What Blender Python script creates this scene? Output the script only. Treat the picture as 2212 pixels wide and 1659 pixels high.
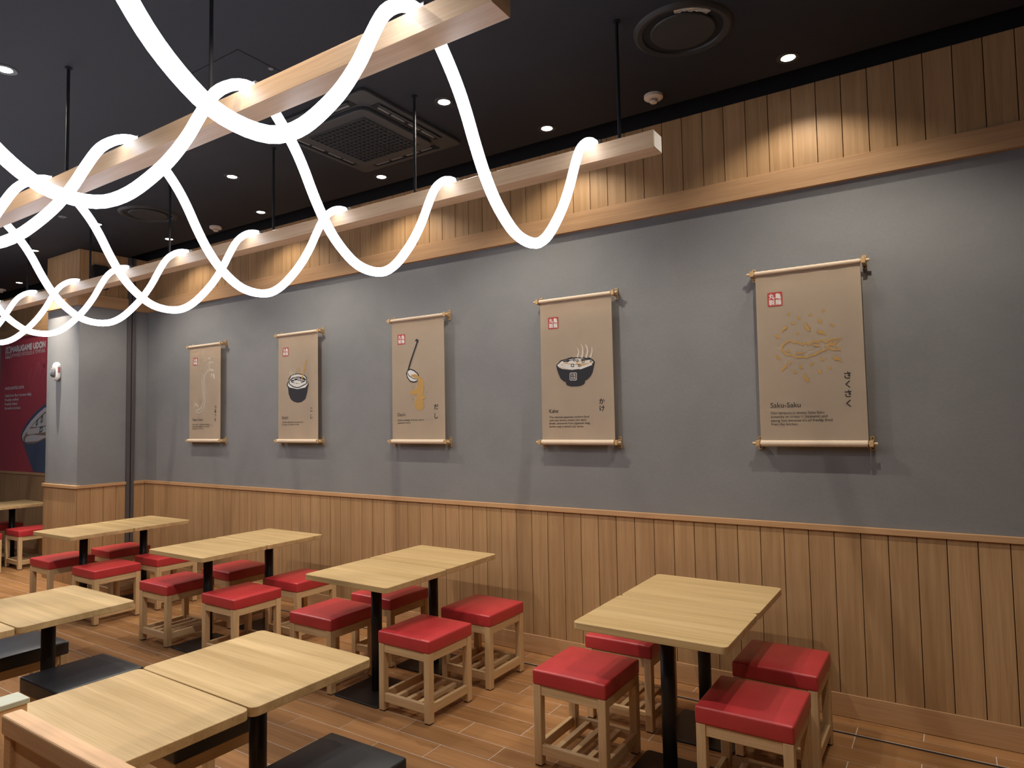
import bpy, bmesh, math, random
from mathutils import Vector, Matrix

random.seed(7)
for _o in list(bpy.data.objects):
    bpy.data.objects.remove(_o)
scene = bpy.context.scene
COL = scene.collection
PI = math.pi

# ------------------------------------------------------------------ camera
IMG_W, IMG_H, FOCAL = 2212.0, 1659.0, 1437.951
YAW, PITCH, ROLL = 0.57864, 0.05283, -0.01764
CAM_POS = Vector((0.0, -4.2534, 1.7114))
_fwd = Vector((-math.sin(YAW) * math.cos(PITCH), math.cos(YAW) * math.cos(PITCH), math.sin(PITCH)))
_right = Vector((math.cos(YAW), math.sin(YAW), 0.0))
_up = _right.cross(_fwd)
_r2 = _right * math.cos(ROLL) + _up * math.sin(ROLL)
_u2 = -_right * math.sin(ROLL) + _up * math.cos(ROLL)
cam_data = bpy.data.cameras.new('camera')
cam_data.sensor_width = 36.0
cam_data.lens = FOCAL / IMG_W * 36.0
cam_data.clip_start = 0.02
cam = bpy.data.objects.new('camera', cam_data)
COL.objects.link(cam)
cam.matrix_world = Matrix(((_r2.x, _u2.x, -_fwd.x, CAM_POS.x), (_r2.y, _u2.y, -_fwd.y, CAM_POS.y),
                           (_r2.z, _u2.z, -_fwd.z, CAM_POS.z), (0, 0, 0, 1)))
scene.camera = cam

# ------------------------------------------------------------------ world, exposure
world = bpy.data.worlds.new('world')
scene.world = world
world.use_nodes = True
world.node_tree.nodes['Background'].inputs[0].default_value = (0.5, 0.52, 0.55, 1)
world.node_tree.nodes['Background'].inputs[1].default_value = 0.02
scene.view_settings.view_transform = 'Standard'
scene.view_settings.look = 'None'
scene.view_settings.gamma = 1.0
scene.view_settings.use_curve_mapping = False
scene.view_settings.exposure = -0.10
scene.cycles.max_bounces = 4
scene.cycles.diffuse_bounces = 3
scene.cycles.glossy_bounces = 2
scene.cycles.transmission_bounces = 3
scene.cycles.use_light_tree = False
scene.cycles.use_adaptive_sampling = True
scene.cycles.adaptive_threshold = 0.04
scene.cycles.adaptive_min_samples = 24
scene.cycles.caustics_reflective = False
scene.cycles.caustics_refractive = False
TUBE_POWER = 9.5       # emission of the flexible light tubes
TUBE_COLOR = (0.925, 1.0, 1.15)
SPOT_WALL = 24.0       # watts of the downlights along the wall
SPOT_ROOM = 92.0       # watts of the downlights over the tables
SPOT_COLOR = (1.0, 0.885, 0.73)

# ------------------------------------------------------------------ materials
def _mat(name):
    m = bpy.data.materials.new(name)
    m.use_nodes = True
    nt = m.node_tree
    b = nt.nodes['Principled BSDF']
    return m, nt, b

def _ramp(nt, fac, cols):
    r = nt.nodes.new('ShaderNodeValToRGB')
    el = r.color_ramp.elements
    while len(el) < len(cols):
        el.new(0.5)
    for e, (p, c) in zip(el, cols):
        e.position = p
        e.color = (*c, 1)
    nt.links.new(fac, r.inputs[0])
    return r.outputs[0]

def _coords(nt, scale, rand=0.0):
    tc = nt.nodes.new('ShaderNodeTexCoord')
    mp = nt.nodes.new('ShaderNodeMapping')
    mp.inputs['Scale'].default_value = scale
    src = tc.outputs['Object']
    if rand:
        oi = nt.nodes.new('ShaderNodeObjectInfo')
        mul = nt.nodes.new('ShaderNodeMath'); mul.operation = 'MULTIPLY'
        nt.links.new(oi.outputs['Random'], mul.inputs[0]); mul.inputs[1].default_value = rand
        add = nt.nodes.new('ShaderNodeVectorMath'); add.operation = 'ADD'
        cmb = nt.nodes.new('ShaderNodeCombineXYZ')
        for k in range(3):
            nt.links.new(mul.outputs[0], cmb.inputs[k])
        nt.links.new(tc.outputs['Object'], add.inputs[0]); nt.links.new(cmb.outputs[0], add.inputs[1])
        src = add.outputs[0]
    nt.links.new(src, mp.inputs['Vector'])
    return mp.outputs[0]

def _noise(nt, vec, scale, detail=3, rough=0.55, dist=0.0):
    n = nt.nodes.new('ShaderNodeTexNoise')
    n.inputs['Scale'].default_value = scale
    n.inputs['Detail'].default_value = detail
    n.inputs['Roughness'].default_value = rough
    n.inputs['Distortion'].default_value = dist
    nt.links.new(vec, n.inputs['Vector'])
    return n.outputs['Fac']

def _mix(nt, a, b, fac, mode='MIX'):
    m = nt.nodes.new('ShaderNodeMix'); m.data_type = 'RGBA'; m.blend_type = mode
    if isinstance(fac, float): m.inputs['Factor'].default_value = fac
    else: nt.links.new(fac, m.inputs['Factor'])
    for s, v in ((6, a), (7, b)):
        if isinstance(v, tuple): m.inputs[s].default_value = (*v, 1)
        else: nt.links.new(v, m.inputs[s])
    return m.outputs[2]

def _bump(nt, b, h, strength, dist=0.01):
    bp = nt.nodes.new('ShaderNodeBump')
    bp.inputs['Strength'].default_value = strength
    bp.inputs['Distance'].default_value = dist
    nt.links.new(h, bp.inputs['Height'])
    nt.links.new(bp.outputs[0], b.inputs['Normal'])

def plain(name, col, rough=0.6, metal=0.0, spec=0.4, emit=None, estr=0.0, alpha=None):
    m, nt, b = _mat(name)
    vec = _coords(nt, (1, 1, 1))
    n = _noise(nt, vec, 30.0, 2)
    c0 = tuple(x * 0.94 for x in col)
    nt.links.new(_ramp(nt, n, [(0.3, c0), (0.7, col)]), b.inputs['Base Color'])
    b.inputs['Roughness'].default_value = rough
    b.inputs['Metallic'].default_value = metal
    b.inputs['Specular IOR Level'].default_value = spec
    if emit:
        b.inputs['Emission Color'].default_value = (*emit, 1)
        b.inputs['Emission Strength'].default_value = estr
    return m

def wood(name, light, dark, axis, coarse, fine, rough=0.5, rand=40.0, vary=0.12, spec=0.35, tint=None, knots=False):
    """grain runs along `axis`; coarse and fine are cycles per metre across the grain"""
    m, nt, b = _mat(name)
    def sc(k, along):
        s = [k, k, k]; s[axis] = along
        return tuple(s)
    v1 = _coords(nt, sc(coarse, coarse * 0.035), rand)
    v2 = _coords(nt, sc(fine, fine * 0.02), rand)
    n1 = _noise(nt, v1, 1.0, 4, 0.6, 0.6)
    n2 = _noise(nt, v2, 1.0, 2, 0.5)
    c1 = _ramp(nt, n1, [(0.32, dark), (0.5, tuple((a + c) / 2 for a, c in zip(light, dark))), (0.68, light)])
    c2 = _ramp(nt, n2, [(0.35, (0.80, 0.78, 0.74)), (0.62, (1, 1, 1))])
    col = _mix(nt, c1, c2, 0.55, 'MULTIPLY')
    if vary:
        oi = nt.nodes.new('ShaderNodeObjectInfo')
        t = tint or ((1 - vary, 1 - vary * 1.05, 1 - vary * 1.2), (1.0, 1.0, 1.0))
        col = _mix(nt, col, _ramp(nt, oi.outputs['Random'], [(0.0, t[0]), (1.0, t[1])]), 1.0, 'MULTIPLY')
    if knots:
        vk = _coords(nt, (3.0, 9.0, 1.0), rand * 1.7)
        nk = _noise(nt, vk, 1.6, 2, 0.5, 1.2)
        col = _mix(nt, col, _ramp(nt, nk, [(0.66, (1, 1, 1)), (0.78, (0.55, 0.47, 0.40))]), 0.8, 'MULTIPLY')
    nt.links.new(col, b.inputs['Base Color'])
    b.inputs['Roughness'].default_value = rough
    b.inputs['Specular IOR Level'].default_value = spec
    return m

def plaster(name, c0, c1):
    m, nt, b = _mat(name)
    n1 = _noise(nt, _coords(nt, (1, 1, 1.3)), 1.6, 4, 0.6, 0.4)
    n2 = _noise(nt, _coords(nt, (1, 1, 1)), 55.0, 4, 0.65)
    col = _mix(nt, _ramp(nt, n1, [(0.25, c0), (0.75, c1)]), _ramp(nt, n2, [(0.3, (0.93, 0.93, 0.93)), (0.7, (1, 1, 1))]), 1.0, 'MULTIPLY')
    nt.links.new(col, b.inputs['Base Color'])
    b.inputs['Roughness'].default_value = 0.78
    b.inputs['Specular IOR Level'].default_value = 0.3
    _bump(nt, b, n2, 0.22, 0.003)
    return m

def leather(name, col, rough):
    m, nt, b = _mat(name)
    n1 = _noise(nt, _coords(nt, (1, 1, 1), 10.0), 9.0, 3)
    nt.links.new(_ramp(nt, n1, [(0.3, tuple(x * 0.86 for x in col)), (0.7, col)]), b.inputs['Base Color'])
    b.inputs['Roughness'].default_value = rough
    b.inputs['Specular IOR Level'].default_value = 0.7
    _bump(nt, b, n1, 0.05, 0.004)
    return m

def cloth_mat(name, col):
    m, nt, b = _mat(name)
    n1 = _noise(nt, _coords(nt, (1, 1, 1), 5.0), 5.0, 3)
    nt.links.new(_ramp(nt, n1, [(0.3, tuple(x * 0.95 for x in col)), (0.7, col)]), b.inputs['Base Color'])
    b.inputs['Roughness'].default_value = 0.85
    b.inputs['Specular IOR Level'].default_value = 0.2
    return m

def emitter(name, col, strength):
    m = bpy.data.materials.new(name); m.use_nodes = True
    nt = m.node_tree; nt.nodes.clear()
    e = nt.nodes.new('ShaderNodeEmission'); o = nt.nodes.new('ShaderNodeOutputMaterial')
    e.inputs[0].default_value = (*col, 1); e.inputs[1].default_value = strength
    nt.links.new(e.outputs[0], o.inputs[0])
    return m

M = {}
M['plaster'] = plaster('grey_plaster', (0.200, 0.202, 0.211), (0.242, 0.243, 0.251))
M['plank'] = wood('oak_panel', (0.535, 0.335, 0.172), (0.425, 0.250, 0.120), 2, 30.0, 260.0, 0.5, vary=0.13)
M['board'] = wood('oak_board', (0.60, 0.365, 0.195), (0.50, 0.290, 0.145), 0, 30.0, 260.0, 0.5, vary=0.04)
M['board_y'] = wood('oak_board_across', (0.60, 0.365, 0.195), (0.50, 0.290, 0.145), 1, 30.0, 260.0, 0.5, vary=0.04)
M['beam'] = wood('oak_beam', (0.60, 0.405, 0.250), (0.52, 0.335, 0.195), 0, 28.0, 300.0, 0.45, vary=0.0)
M['beam_end'] = plain('grey_end_board', (0.34, 0.32, 0.31), 0.8)
M['groove'] = plain('dark_groove', (0.055, 0.028, 0.014), 0.9)
M['ceiling'] = plain('charcoal_ceiling', (0.0195, 0.0205, 0.0260), 0.75, spec=0.25)
M['black_paint'] = plain('black_paint', (0.010, 0.010, 0.012), 0.8, spec=0.2)
M['black_metal'] = plain('black_metal', (0.012, 0.012, 0.013), 0.42, spec=0.5)
M['grey_metal'] = plain('grey_metal', (0.12, 0.11, 0.112), 0.45, 0.3)
M['laminate'] = wood('oak_laminate', (0.68, 0.495, 0.258), (0.50, 0.345, 0.160), 0, 15.0, 170.0, 0.45, vary=0.05, spec=0.3)
M['pine'] = wood('pine_up', (0.78, 0.565, 0.325), (0.65, 0.445, 0.235), 2, 60.0, 300.0, 0.5, vary=0.10)
M['pine_x'] = wood('pine_x', (0.78, 0.565, 0.325), (0.65, 0.445, 0.235), 0, 60.0, 300.0, 0.5, vary=0.10)
M['pine_y'] = wood('pine_y', (0.78, 0.565, 0.325), (0.65, 0.445, 0.235), 1, 60.0, 300.0, 0.5, vary=0.10)
M['red'] = leather('red_leather', (0.56, 0.042, 0.049), 0.37)
M['black_leather'] = leather('black_leather', (0.018, 0.022, 0.029), 0.40)
M['grout'] = plain('pale_grout', (0.72, 0.66, 0.60), 0.9)
M['tile'] = wood('wood_look_tile', (0.53, 0.280, 0.122), (0.36, 0.176, 0.070), 0, 16.0, 150.0, 0.38, rand=60.0, vary=0.28, spec=0.35, knots=True)
M['cloth'] = cloth_mat('linen', (0.72, 0.585, 0.450))
M['dowel'] = wood('dowel_wood', (0.70, 0.52, 0.32), (0.58, 0.41, 0.23), 0, 80.0, 400.0, 0.5, vary=0.0)
M['clip'] = wood('clip_wood', (0.60, 0.41, 0.21), (0.50, 0.32, 0.15), 2, 80.0, 400.0, 0.5, vary=0.06)
M['hole'] = plain('screw_hole', (0.03, 0.018, 0.01), 0.8)
M['ink'] = plain('black_ink', (0.016, 0.015, 0.018), 0.8)
M['dark'] = plain('navy_ink', (0.022, 0.022, 0.030), 0.8)
M['tan'] = plain('ochre_ink', (0.46, 0.275, 0.085), 0.8)
M['tan2'] = plain('pale_ochre_ink', (0.52, 0.36, 0.19), 0.8)
M['white'] = plain('white_ink', (0.66, 0.64, 0.62), 0.8)
M['steam'] = plain('cream_ink', (0.60, 0.53, 0.45), 0.8)
M['stamp'] = plain('red_ink', (0.42, 0.052, 0.045), 0.8)
M['poster'] = plain('poster_red', (0.43, 0.062, 0.088), 0.38)
M['navy'] = plain('poster_navy', (0.075, 0.105, 0.175), 0.4)
M['pwhite'] = plain('poster_white', (0.62, 0.60, 0.62), 0.4)
M['broth'] = plain('poster_broth', (0.30, 0.20, 0.15), 0.4)
M['pgreen'] = plain('poster_green', (0.03, 0.13, 0.13), 0.4)
M['psteam'] = plain('poster_steam', (0.47, 0.10, 0.125), 0.4)
M['ac'] = plain('charcoal_plastic', (0.040, 0.039, 0.040), 0.55)
M['vent'] = plain('black_vent_metal', (0.022, 0.021, 0.021), 0.5)
M['ac_dark'] = plain('dark_slot', (0.006, 0.006, 0.007), 0.8)
M['vane'] = plain('grey_vane', (0.16, 0.155, 0.155), 0.5)
M['foil'] = plain('crumpled_foil', (0.55, 0.55, 0.55), 0.3, 0.9)
M['cream'] = plain('cream_plastic', (0.70, 0.62, 0.55), 0.5)
M['white_plastic'] = plain('white_plastic', (0.78, 0.77, 0.76), 0.4)
M['red_print'] = plain('faded_red_print', (0.45, 0.16, 0.16), 0.6)
M['stone'] = plain('pale_stone', (0.60, 0.62, 0.50), 0.4)
M['partition'] = wood('partition_wood', (0.90, 0.60, 0.36), (0.80, 0.50, 0.28), 0, 30.0, 250.0, 0.5, vary=0.0)
M['tube'] = emitter('glowing_tube', TUBE_COLOR, TUBE_POWER)
M['lens'] = emitter('lamp_lens', (1.0, 0.96, 0.92), 14.0)
M['clear'] = plain('clear_dome', (0.75, 0.75, 0.78), 0.12)
M['clear'].node_tree.nodes['Principled BSDF'].inputs['Transmission Weight'].default_value = 0.85

# ------------------------------------------------------------------ mesh helpers
def mesh_from_bm(bm, name, smooth=False):
    bmesh.ops.recalc_face_normals(bm, faces=bm.faces)
    if smooth:
        for e in bm.edges:
            if len(e.link_faces) == 2 and e.calc_face_angle(0.0) > 0.7: e.smooth = False
    me = bpy.data.meshes.new(name)
    bm.to_mesh(me); bm.free()
    if smooth:
        for p in me.polygons: p.use_smooth = True
    return me

def add_box(bm, lo, hi, bevel=0.0, seg=2):
    c = [(a + b) / 2 for a, b in zip(lo, hi)]
    s = [abs(b - a) for a, b in zip(lo, hi)]
    r = bmesh.ops.create_cube(bm, size=1.0, matrix=Matrix.Translation(c) @ Matrix.Diagonal((*s, 1)))
    if bevel:
        ed = set(e for v in r['verts'] for e in v.link_edges)
        bmesh.ops.bevel(bm, geom=list(ed), offset=bevel, segments=seg, affect='EDGES', profile=0.5)

def box_mesh(name, lo, hi, bevel=0.0, seg=2):
    bm = bmesh.new(); add_box(bm, lo, hi, bevel, seg)
    return mesh_from_bm(bm, name)

def add_cyl(bm, p0, p1, r0, r1=None, n=16):
    p0, p1 = Vector(p0), Vector(p1)
    d = p1 - p0
    q = Vector((0, 0, 1)).rotation_difference(d.normalized()).to_matrix().to_4x4()
    bmesh.ops.create_cone(bm, cap_ends=True, segments=n, radius1=r0, radius2=r1 if r1 is not None else r0,
                          depth=d.length, matrix=Matrix.Translation((p0 + p1) / 2) @ q)

def add_lathe(bm, prof, n=32, center=(0, 0, 0), closed=False):
    """prof: (radius, z) from bottom up, revolved about z"""
    rings = []
    for r, z in prof:
        if r < 1e-6:
            rings.append([bm.verts.new((center[0], center[1], center[2] + z))])
        else:
            rings.append([bm.verts.new((center[0] + r * math.cos(2 * PI * k / n), center[1] + r * math.sin(2 * PI * k / n), center[2] + z)) for k in range(n)])
    pairs = list(zip(rings, rings[1:]))
    if closed: pairs.append((rings[-1], rings[0]))
    for a, b in pairs:
        for k in range(n):
            k2 = (k + 1) % n
            if len(a) == 1 and len(b) == 1: continue
            if len(a) == 1: bm.faces.new((a[0], b[k], b[k2]))
            elif len(b) == 1: bm.faces.new((a[k], a[k2], b[0]))
            else: bm.faces.new((a[k], a[k2], b[k2], b[k]))

def add_tube(bm, pts, r, n=12, cap=True):
    pts = [Vector(p) for p in pts]
    rings = []
    nrm = None
    for i, p in enumerate(pts):
        t = (pts[min(i + 1, len(pts) - 1)] - pts[max(i - 1, 0)]).normalized()
        if nrm is None:
            nrm = t.orthogonal().normalized()
        nrm = (nrm - t * nrm.dot(t)).normalized()
        bi = t.cross(nrm)
        rings.append([bm.verts.new(p + r * (math.cos(2 * PI * k / n) * nrm + math.sin(2 * PI * k / n) * bi)) for k in range(n)])
    for a, b in zip(rings, rings[1:]):
        for k in range(n):
            bm.faces.new((a[k], a[(k + 1) % n], b[(k + 1) % n], b[k]))
    if cap:
        bm.faces.new(rings[0]); bm.faces.new(list(reversed(rings[-1])))

def rounded_rect(w, d, r, n=5, cx=0.0, cy=0.0):
    pts = []
    for sx, sy, a0 in ((1, 1, 0), (-1, 1, PI / 2), (-1, -1, PI), (1, -1, 1.5 * PI)):
        for k in range(n + 1):
            a = a0 + PI / 2 * k / n
            pts.append((cx + sx * (w / 2 - r) + r * math.cos(a), cy + sy * (d / 2 - r) + r * math.sin(a)))
    return pts

def add_plate(bm, outline, z0, z1, ch=0.0015):
    """flat plate of the given outline with a small chamfer"""
    n = len(outline)
    cx = sum(p[0] for p in outline) / n; cy = sum(p[1] for p in outline) / n
    def ring(z, inset):
        out = []
        for x, y in outline:
            dx, dy = x - cx, y - cy; l = math.hypot(dx, dy) or 1
            out.append(bm.verts.new((x - dx / l * inset, y - dy / l * inset, z)))
        return out
    rs = [ring(z0, ch), ring(z0 + ch, 0), ring(z1 - ch, 0), ring(z1, ch)]
    for a, b in zip(rs, rs[1:]):
        for k in range(n):
            bm.faces.new((a[k], a[(k + 1) % n], b[(k + 1) % n], b[k]))
    bm.faces.new(list(reversed(rs[0]))); bm.faces.new(rs[-1])

def cushion_mesh(name, hx, hy, z0, z1, r, crown):
    """rounded box with a slightly domed top"""
    hz = (z1 - z0) / 2
    def axis(h):
        k = [h, h - r * 0.12, h - r * 0.35, h - r * 0.7, h - r, h * 0.6]
        k = [v for v in k if v > 0]
        return sorted(set([-v for v in k] + k + [0.0]))
    ax, ay = axis(hx), axis(hy)
    az = sorted(set([-hz, -hz + r * 0.12, -hz + r * 0.35, -hz + r * 0.7, -hz + r, 0.0, hz - r, hz - r * 0.7, hz - r * 0.35, hz - r * 0.12, hz]))
    bm = bmesh.new(); cache = {}
    def V(x, y, z):
        key = (round(x, 5), round(y, 5), round(z, 5))
        if key not in cache:
            c = Vector((max(-hx + r, min(hx - r, x)), max(-hy + r, min(hy - r, y)), max(-hz + r, min(hz - r, z))))
            d = Vector((x, y, z)) - c
            if d.length > 1e-7:
                d = d.normalized() * max(abs(d.x), abs(d.y), abs(d.z))
            q = c + d
            if z > 0:
                u, v = q.x / hx, q.y / hy
                q.z += crown * max(0, 1 - u ** 4) * max(0, 1 - v ** 4) * min(1.0, z / hz) ** 4
            cache[key] = bm.verts.new((q.x, q.y, q.z + (z0 + z1) / 2))
        return cache[key]
    def grid(A, B, f):
        for i in range(len(A) - 1):
            for j in range(len(B) - 1):
                vs = [f(A[i], B[j]), f(A[i + 1], B[j]), f(A[i + 1], B[j + 1]), f(A[i], B[j + 1])]
                if len(set(vs)) > 2:
                    try: bm.faces.new([v for k, v in enumerate(vs) if v not in vs[:k]])
                    except ValueError: pass
    grid(ax, ay, lambda a, b: V(a, b, hz)); grid(ax, ay, lambda a, b: V(a, b, -hz))
    grid(ax, az, lambda a, b: V(a, -hy, b)); grid(ax, az, lambda a, b: V(a, hy, b))
    grid(ay, az, lambda a, b: V(-hx, a, b)); grid(ay, az, lambda a, b: V(hx, a, b))
    return mesh_from_bm(bm, name, True)

# ------------------------------------------------------------------ object helpers
def put(name, me, mat, parent=None, loc=(0, 0, 0), rotz=0.0):
    if mat and not me.materials:
        me.materials.append(M[mat])
    o = bpy.data.objects.new(name, me)
    COL.objects.link(o)
    o.location = loc
    o.rotation_euler = (0, 0, rotz)
    if parent: o.parent = parent
    return o

def obj(name, bm, mat, parent=None, smooth=False, loc=(0, 0, 0), rotz=0.0):
    return put(name, mesh_from_bm(bm, name, smooth), mat, parent, loc, rotz)

def tag(o, label, cat, group=None):
    o['label'] = label; o['category'] = cat
    if group: o['group'] = group
    return o

def thing(name, label, cat, loc=(0, 0, 0), rotz=0.0, group=None):
    o = bpy.data.objects.new(name, None)
    COL.objects.link(o)
    o.empty_display_size = 0.1
    o.location = loc; o.rotation_euler = (0, 0, rotz)
    return tag(o, label, cat, group)

def struct(o):
    o['kind'] = 'structure'
    return o

def copy_tree(o, parent=None):
    c = o.copy(); COL.objects.link(c); c.parent = parent
    for ch in o.children:
        copy_tree(ch, c)
    return c

def spline(pts, n):
    """smooth resampling of a polyline (Catmull-Rom, even steps)"""
    P = [Vector(p) for p in pts]
    P = [P[0] * 2 - P[1]] + P + [P[-1] * 2 - P[-2]]
    dense = []
    for i in range(1, len(P) - 2):
        for k in range(12):
            t = k / 12
            a, b, c, d = P[i - 1], P[i], P[i + 1], P[i + 2]
            dense.append(0.5 * ((2 * b) + (c - a) * t + (2 * a - 5 * b + 4 * c - d) * t * t + (3 * b - a - 3 * c + d) * t ** 3))
    dense.append(P[-2])
    for _ in range(4):
        dense = [dense[0]] + [(dense[i - 1] + dense[i] * 2 + dense[i + 1]) / 4 for i in range(1, len(dense) - 1)] + [dense[-1]]
    L = [0.0]
    for a, b in zip(dense, dense[1:]): L.append(L[-1] + (b - a).length)
    out = []; j = 0
    for k in range(n + 1):
        s = L[-1] * k / n
        while j < len(L) - 2 and L[j + 1] < s: j += 1
        t = (s - L[j]) / max(1e-9, L[j + 1] - L[j])
        out.append(dense[j].lerp(dense[j + 1], t))
    return out

# ================================================================== THE SETTING
Z_CEIL = 3.686
X_CORNER, X_PILLAR_L, Y_PILLAR = -7.985, -8.75, -0.745
X_LEFT, X_RIGHT, Y_FRONT = -13.6, 4.0, -8.0
Z_CAP, Z_FASCIA0, Z_FASCIA1, Z_PANEL_TOP = 1.0715, 3.058, 3.190, 3.684
PITCH_P, X_GRID = 0.1358, -2.6157

# --- floor: pale grout bed with wood-look tiles laid in running bond
bm = bmesh.new(); add_box(bm, (X_LEFT, Y_FRONT, -0.10), (X_RIGHT, 0.05, -0.0016))
floor = struct(obj('floor', bm, 'grout'))
def px(p):
    d = Vector(p) - CAM_POS
    z = d.dot(_fwd)
    if z < 0.1: return None
    return (IMG_W / 2 + FOCAL * d.dot(_r2) / z, IMG_H / 2 - FOCAL * d.dot(_u2) / z)
rows = [(-0.118, -0.012), (-0.211, -0.122)]
yy = -0.2405
while yy > Y_FRONT:
    rows.append((yy - 0.1469, yy)); yy -= 0.1513
TL = 0.6115
tiles = []
for i, (ya, yb) in enumerate(rows):
    # the two cut rows at the wall continue the bond
    off = -0.4870 if i in (1, 2) or (i > 2 and i % 2 == 0) else -0.1812
    k0 = int((X_LEFT - off) / TL) - 1
    while off + k0 * TL < X_RIGHT:
        xa, xb = off + k0 * TL + 0.0022, off + (k0 + 1) * TL - 0.0022
        k0 += 1
        if xb < X_LEFT or xa > X_RIGHT: continue
        xa, xb = max(xa, X_LEFT), min(xb, X_RIGHT)
        area = 0.0
        q = [px((x, y, 0)) for x, y in ((xa, ya), (xb, ya), (xb, yb), (xa, yb))]
        if all(q):
            inside = any(0 <= u <= IMG_W and 0 <= v <= IMG_H for u, v in q)
            if inside:
                area = abs(sum(q[j][0] * q[(j + 1) % 4][1] - q[(j + 1) % 4][0] * q[j][1] for j in range(4))) / 2
        tiles.append((area, xa, xb, ya, yb))
tiles.sort(reverse=True)
tile_cache = {}
for a, xa, xb, ya, yb in tiles[:296]:
    key = (round(xb - xa, 4), round(yb - ya, 4))
    if key not in tile_cache:
        me = box_mesh('tile', (-key[0] / 2, -key[1] / 2, -0.008), (key[0] / 2, key[1] / 2, 0.0), 0.0007, 1)
        me.materials.append(M['tile']); tile_cache[key] = me
    put('tile', tile_cache[key], None, floor, ((xa + xb) / 2, (ya + yb) / 2, 0))
bm = bmesh.new()
for a, xa, xb, ya, yb in tiles[296:]:
    vs = [bm.verts.new(p) for p in ((xa, ya, 0), (xb, ya, 0), (xb, yb, 0), (xa, yb, 0), (xa, ya, -0.004), (xb, ya, -0.004), (xb, yb, -0.004), (xa, yb, -0.004))]
    for f in ((0, 1, 2, 3), (0, 4, 5, 1), (1, 5, 6, 2), (2, 6, 7, 3), (3, 7, 4, 0)):
        bm.faces.new([vs[j] for j in f])
tf = obj('tile_field', bm, 'tile', floor); tf['kind'] = 'stuff'
bm = bmesh.new(); add_box(bm, (X_CORNER, -0.2385, -0.006), (X_RIGHT, -0.2155, -0.0015))
put('floor_slot', mesh_from_bm(bm, 'floor_slot'), 'black_metal', floor)

# --- walls
bm = bmesh.new(); add_box(bm, (X_LEFT, 0.0, 0.0), (X_RIGHT, 0.20, 4.0))
wall_back = struct(obj('wall_back', bm, 'plaster'))
bm = bmesh.new(); add_box(bm, (X_LEFT - 0.2, Y_FRONT - 0.2, 0.0), (X_LEFT, 0.2, 4.0))
struct(obj('wall_left', bm, 'plaster'))
bm = bmesh.new(); add_box(bm, (X_RIGHT, Y_FRONT - 0.2, 0.0), (X_RIGHT + 0.2, 0.2, 4.0))
struct(obj('wall_right', bm, 'plaster'))
bm = bmesh.new(); add_box(bm, (X_LEFT, Y_FRONT - 0.2, 0.0), (X_RIGHT, Y_FRONT, 4.0))
struct(obj('wall_front', bm, 'plaster'))

# --- ceiling: charcoal slab that stops short of the wall, with a black slot above the edge
bm = bmesh.new()
add_box(bm, (X_LEFT, Y_FRONT, Z_CEIL), (X_RIGHT, -0.232, Z_CEIL + 0.06))
ceiling = struct(obj('ceiling', bm, 'ceiling'))
bm = bmesh.new()
add_box(bm, (X_LEFT, -0.40, Z_CEIL + 0.16), (X_RIGHT, 0.0, Z_CEIL + 0.20))
add_box(bm, (X_LEFT, -0.40, Z_CEIL + 0.06), (X_RIGHT, -0.36, Z_CEIL + 0.16))
add_box(bm, (X_LEFT, -0.012, Z_PANEL_TOP), (X_RIGHT, 0.0, Z_CEIL + 0.16))
put('ceiling_slot', mesh_from_bm(bm, 'ceiling_slot'), 'black_paint', ceiling)

# --- the pillar that steps out of the long wall (gap cap, planks and fascia follow it)
bm = bmesh.new(); add_box(bm, (X_PILLAR_L, Y_PILLAR, 0.0), (X_CORNER, 0.0, Z_CEIL))
pillar = struct(obj('wall_pillar', bm, 'plaster'))

def panel_run(owner, name, a, b, axis, face, z0, z1, grid, thick, sign):
    """planks side by side from a to b along X (axis 0) or Y (axis 1), proud of `face` by thick"""
    k = math.floor((a - grid) / PITCH_P)
    cache = {}
    while grid + k * PITCH_P < b - 1e-4:
        p0 = max(a, grid + k * PITCH_P) + 0.0019
        p1 = min(b, grid + (k + 1) * PITCH_P) - 0.0019
        k += 1
        w = round(p1 - p0, 4)
        if w < 0.012: continue
        if w not in cache:
            if axis == 0: lo, hi = (-w / 2, 0, z0), (w / 2, -thick, z1)
            else: lo, hi = (0, -w / 2, z0), (sign * thick, w / 2, z1)
            lo2 = tuple(min(x, y) for x, y in zip(lo, hi)); hi2 = tuple(max(x, y) for x, y in zip(lo, hi))
            me = box_mesh('plank', lo2, hi2, 0.0012, 1); me.materials.append(M['plank']); cache[w] = me
        c = (p0 + p1) / 2
        put(name, cache[w], None, owner, (c, face, 0) if axis == 0 else (face, c, 0))

def wainscot(name, x0, x1):
    bm = bmesh.new(); add_box(bm, (x0, -0.006, 0.0), (x1, 0.0, Z_CAP - 0.02))
    t = struct(obj(name, bm, 'groove'))
    panel_run(t, 'plank', x0, x1, 0, -0.004, 0.128, Z_CAP - 0.026, X_GRID, 0.012, 1)
    bm = bmesh.new(); add_box(bm, (x0, -0.030, Z_CAP - 0.034), (x1, 0.0, Z_CAP), 0.002, 1)
    put('cap_rail', mesh_from_bm(bm, 'cap_rail'), 'board', t)
    return t
def fascia(name, x0, x1):
    bm = bmesh.new(); add_box(bm, (x0, -0.006, Z_FASCIA0 + 0.01), (x1, 0.0, Z_PANEL_TOP))
    t = struct(obj(name, bm, 'groove'))
    panel_run(t, 'plank', x0, x1, 0, -0.004, Z_FASCIA1 - 0.006, Z_PANEL_TOP, X_GRID, 0.012, 1)
    bm = bmesh.new(); add_box(bm, (x0, -0.034, Z_FASCIA0), (x1, 0.0, Z_FASCIA1), 0.0015, 1)
    put('fascia_board', mesh_from_bm(bm, 'fascia_board'), 'board', t)
    return t
wainscot('trim_1', X_CORNER, X_RIGHT)
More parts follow.
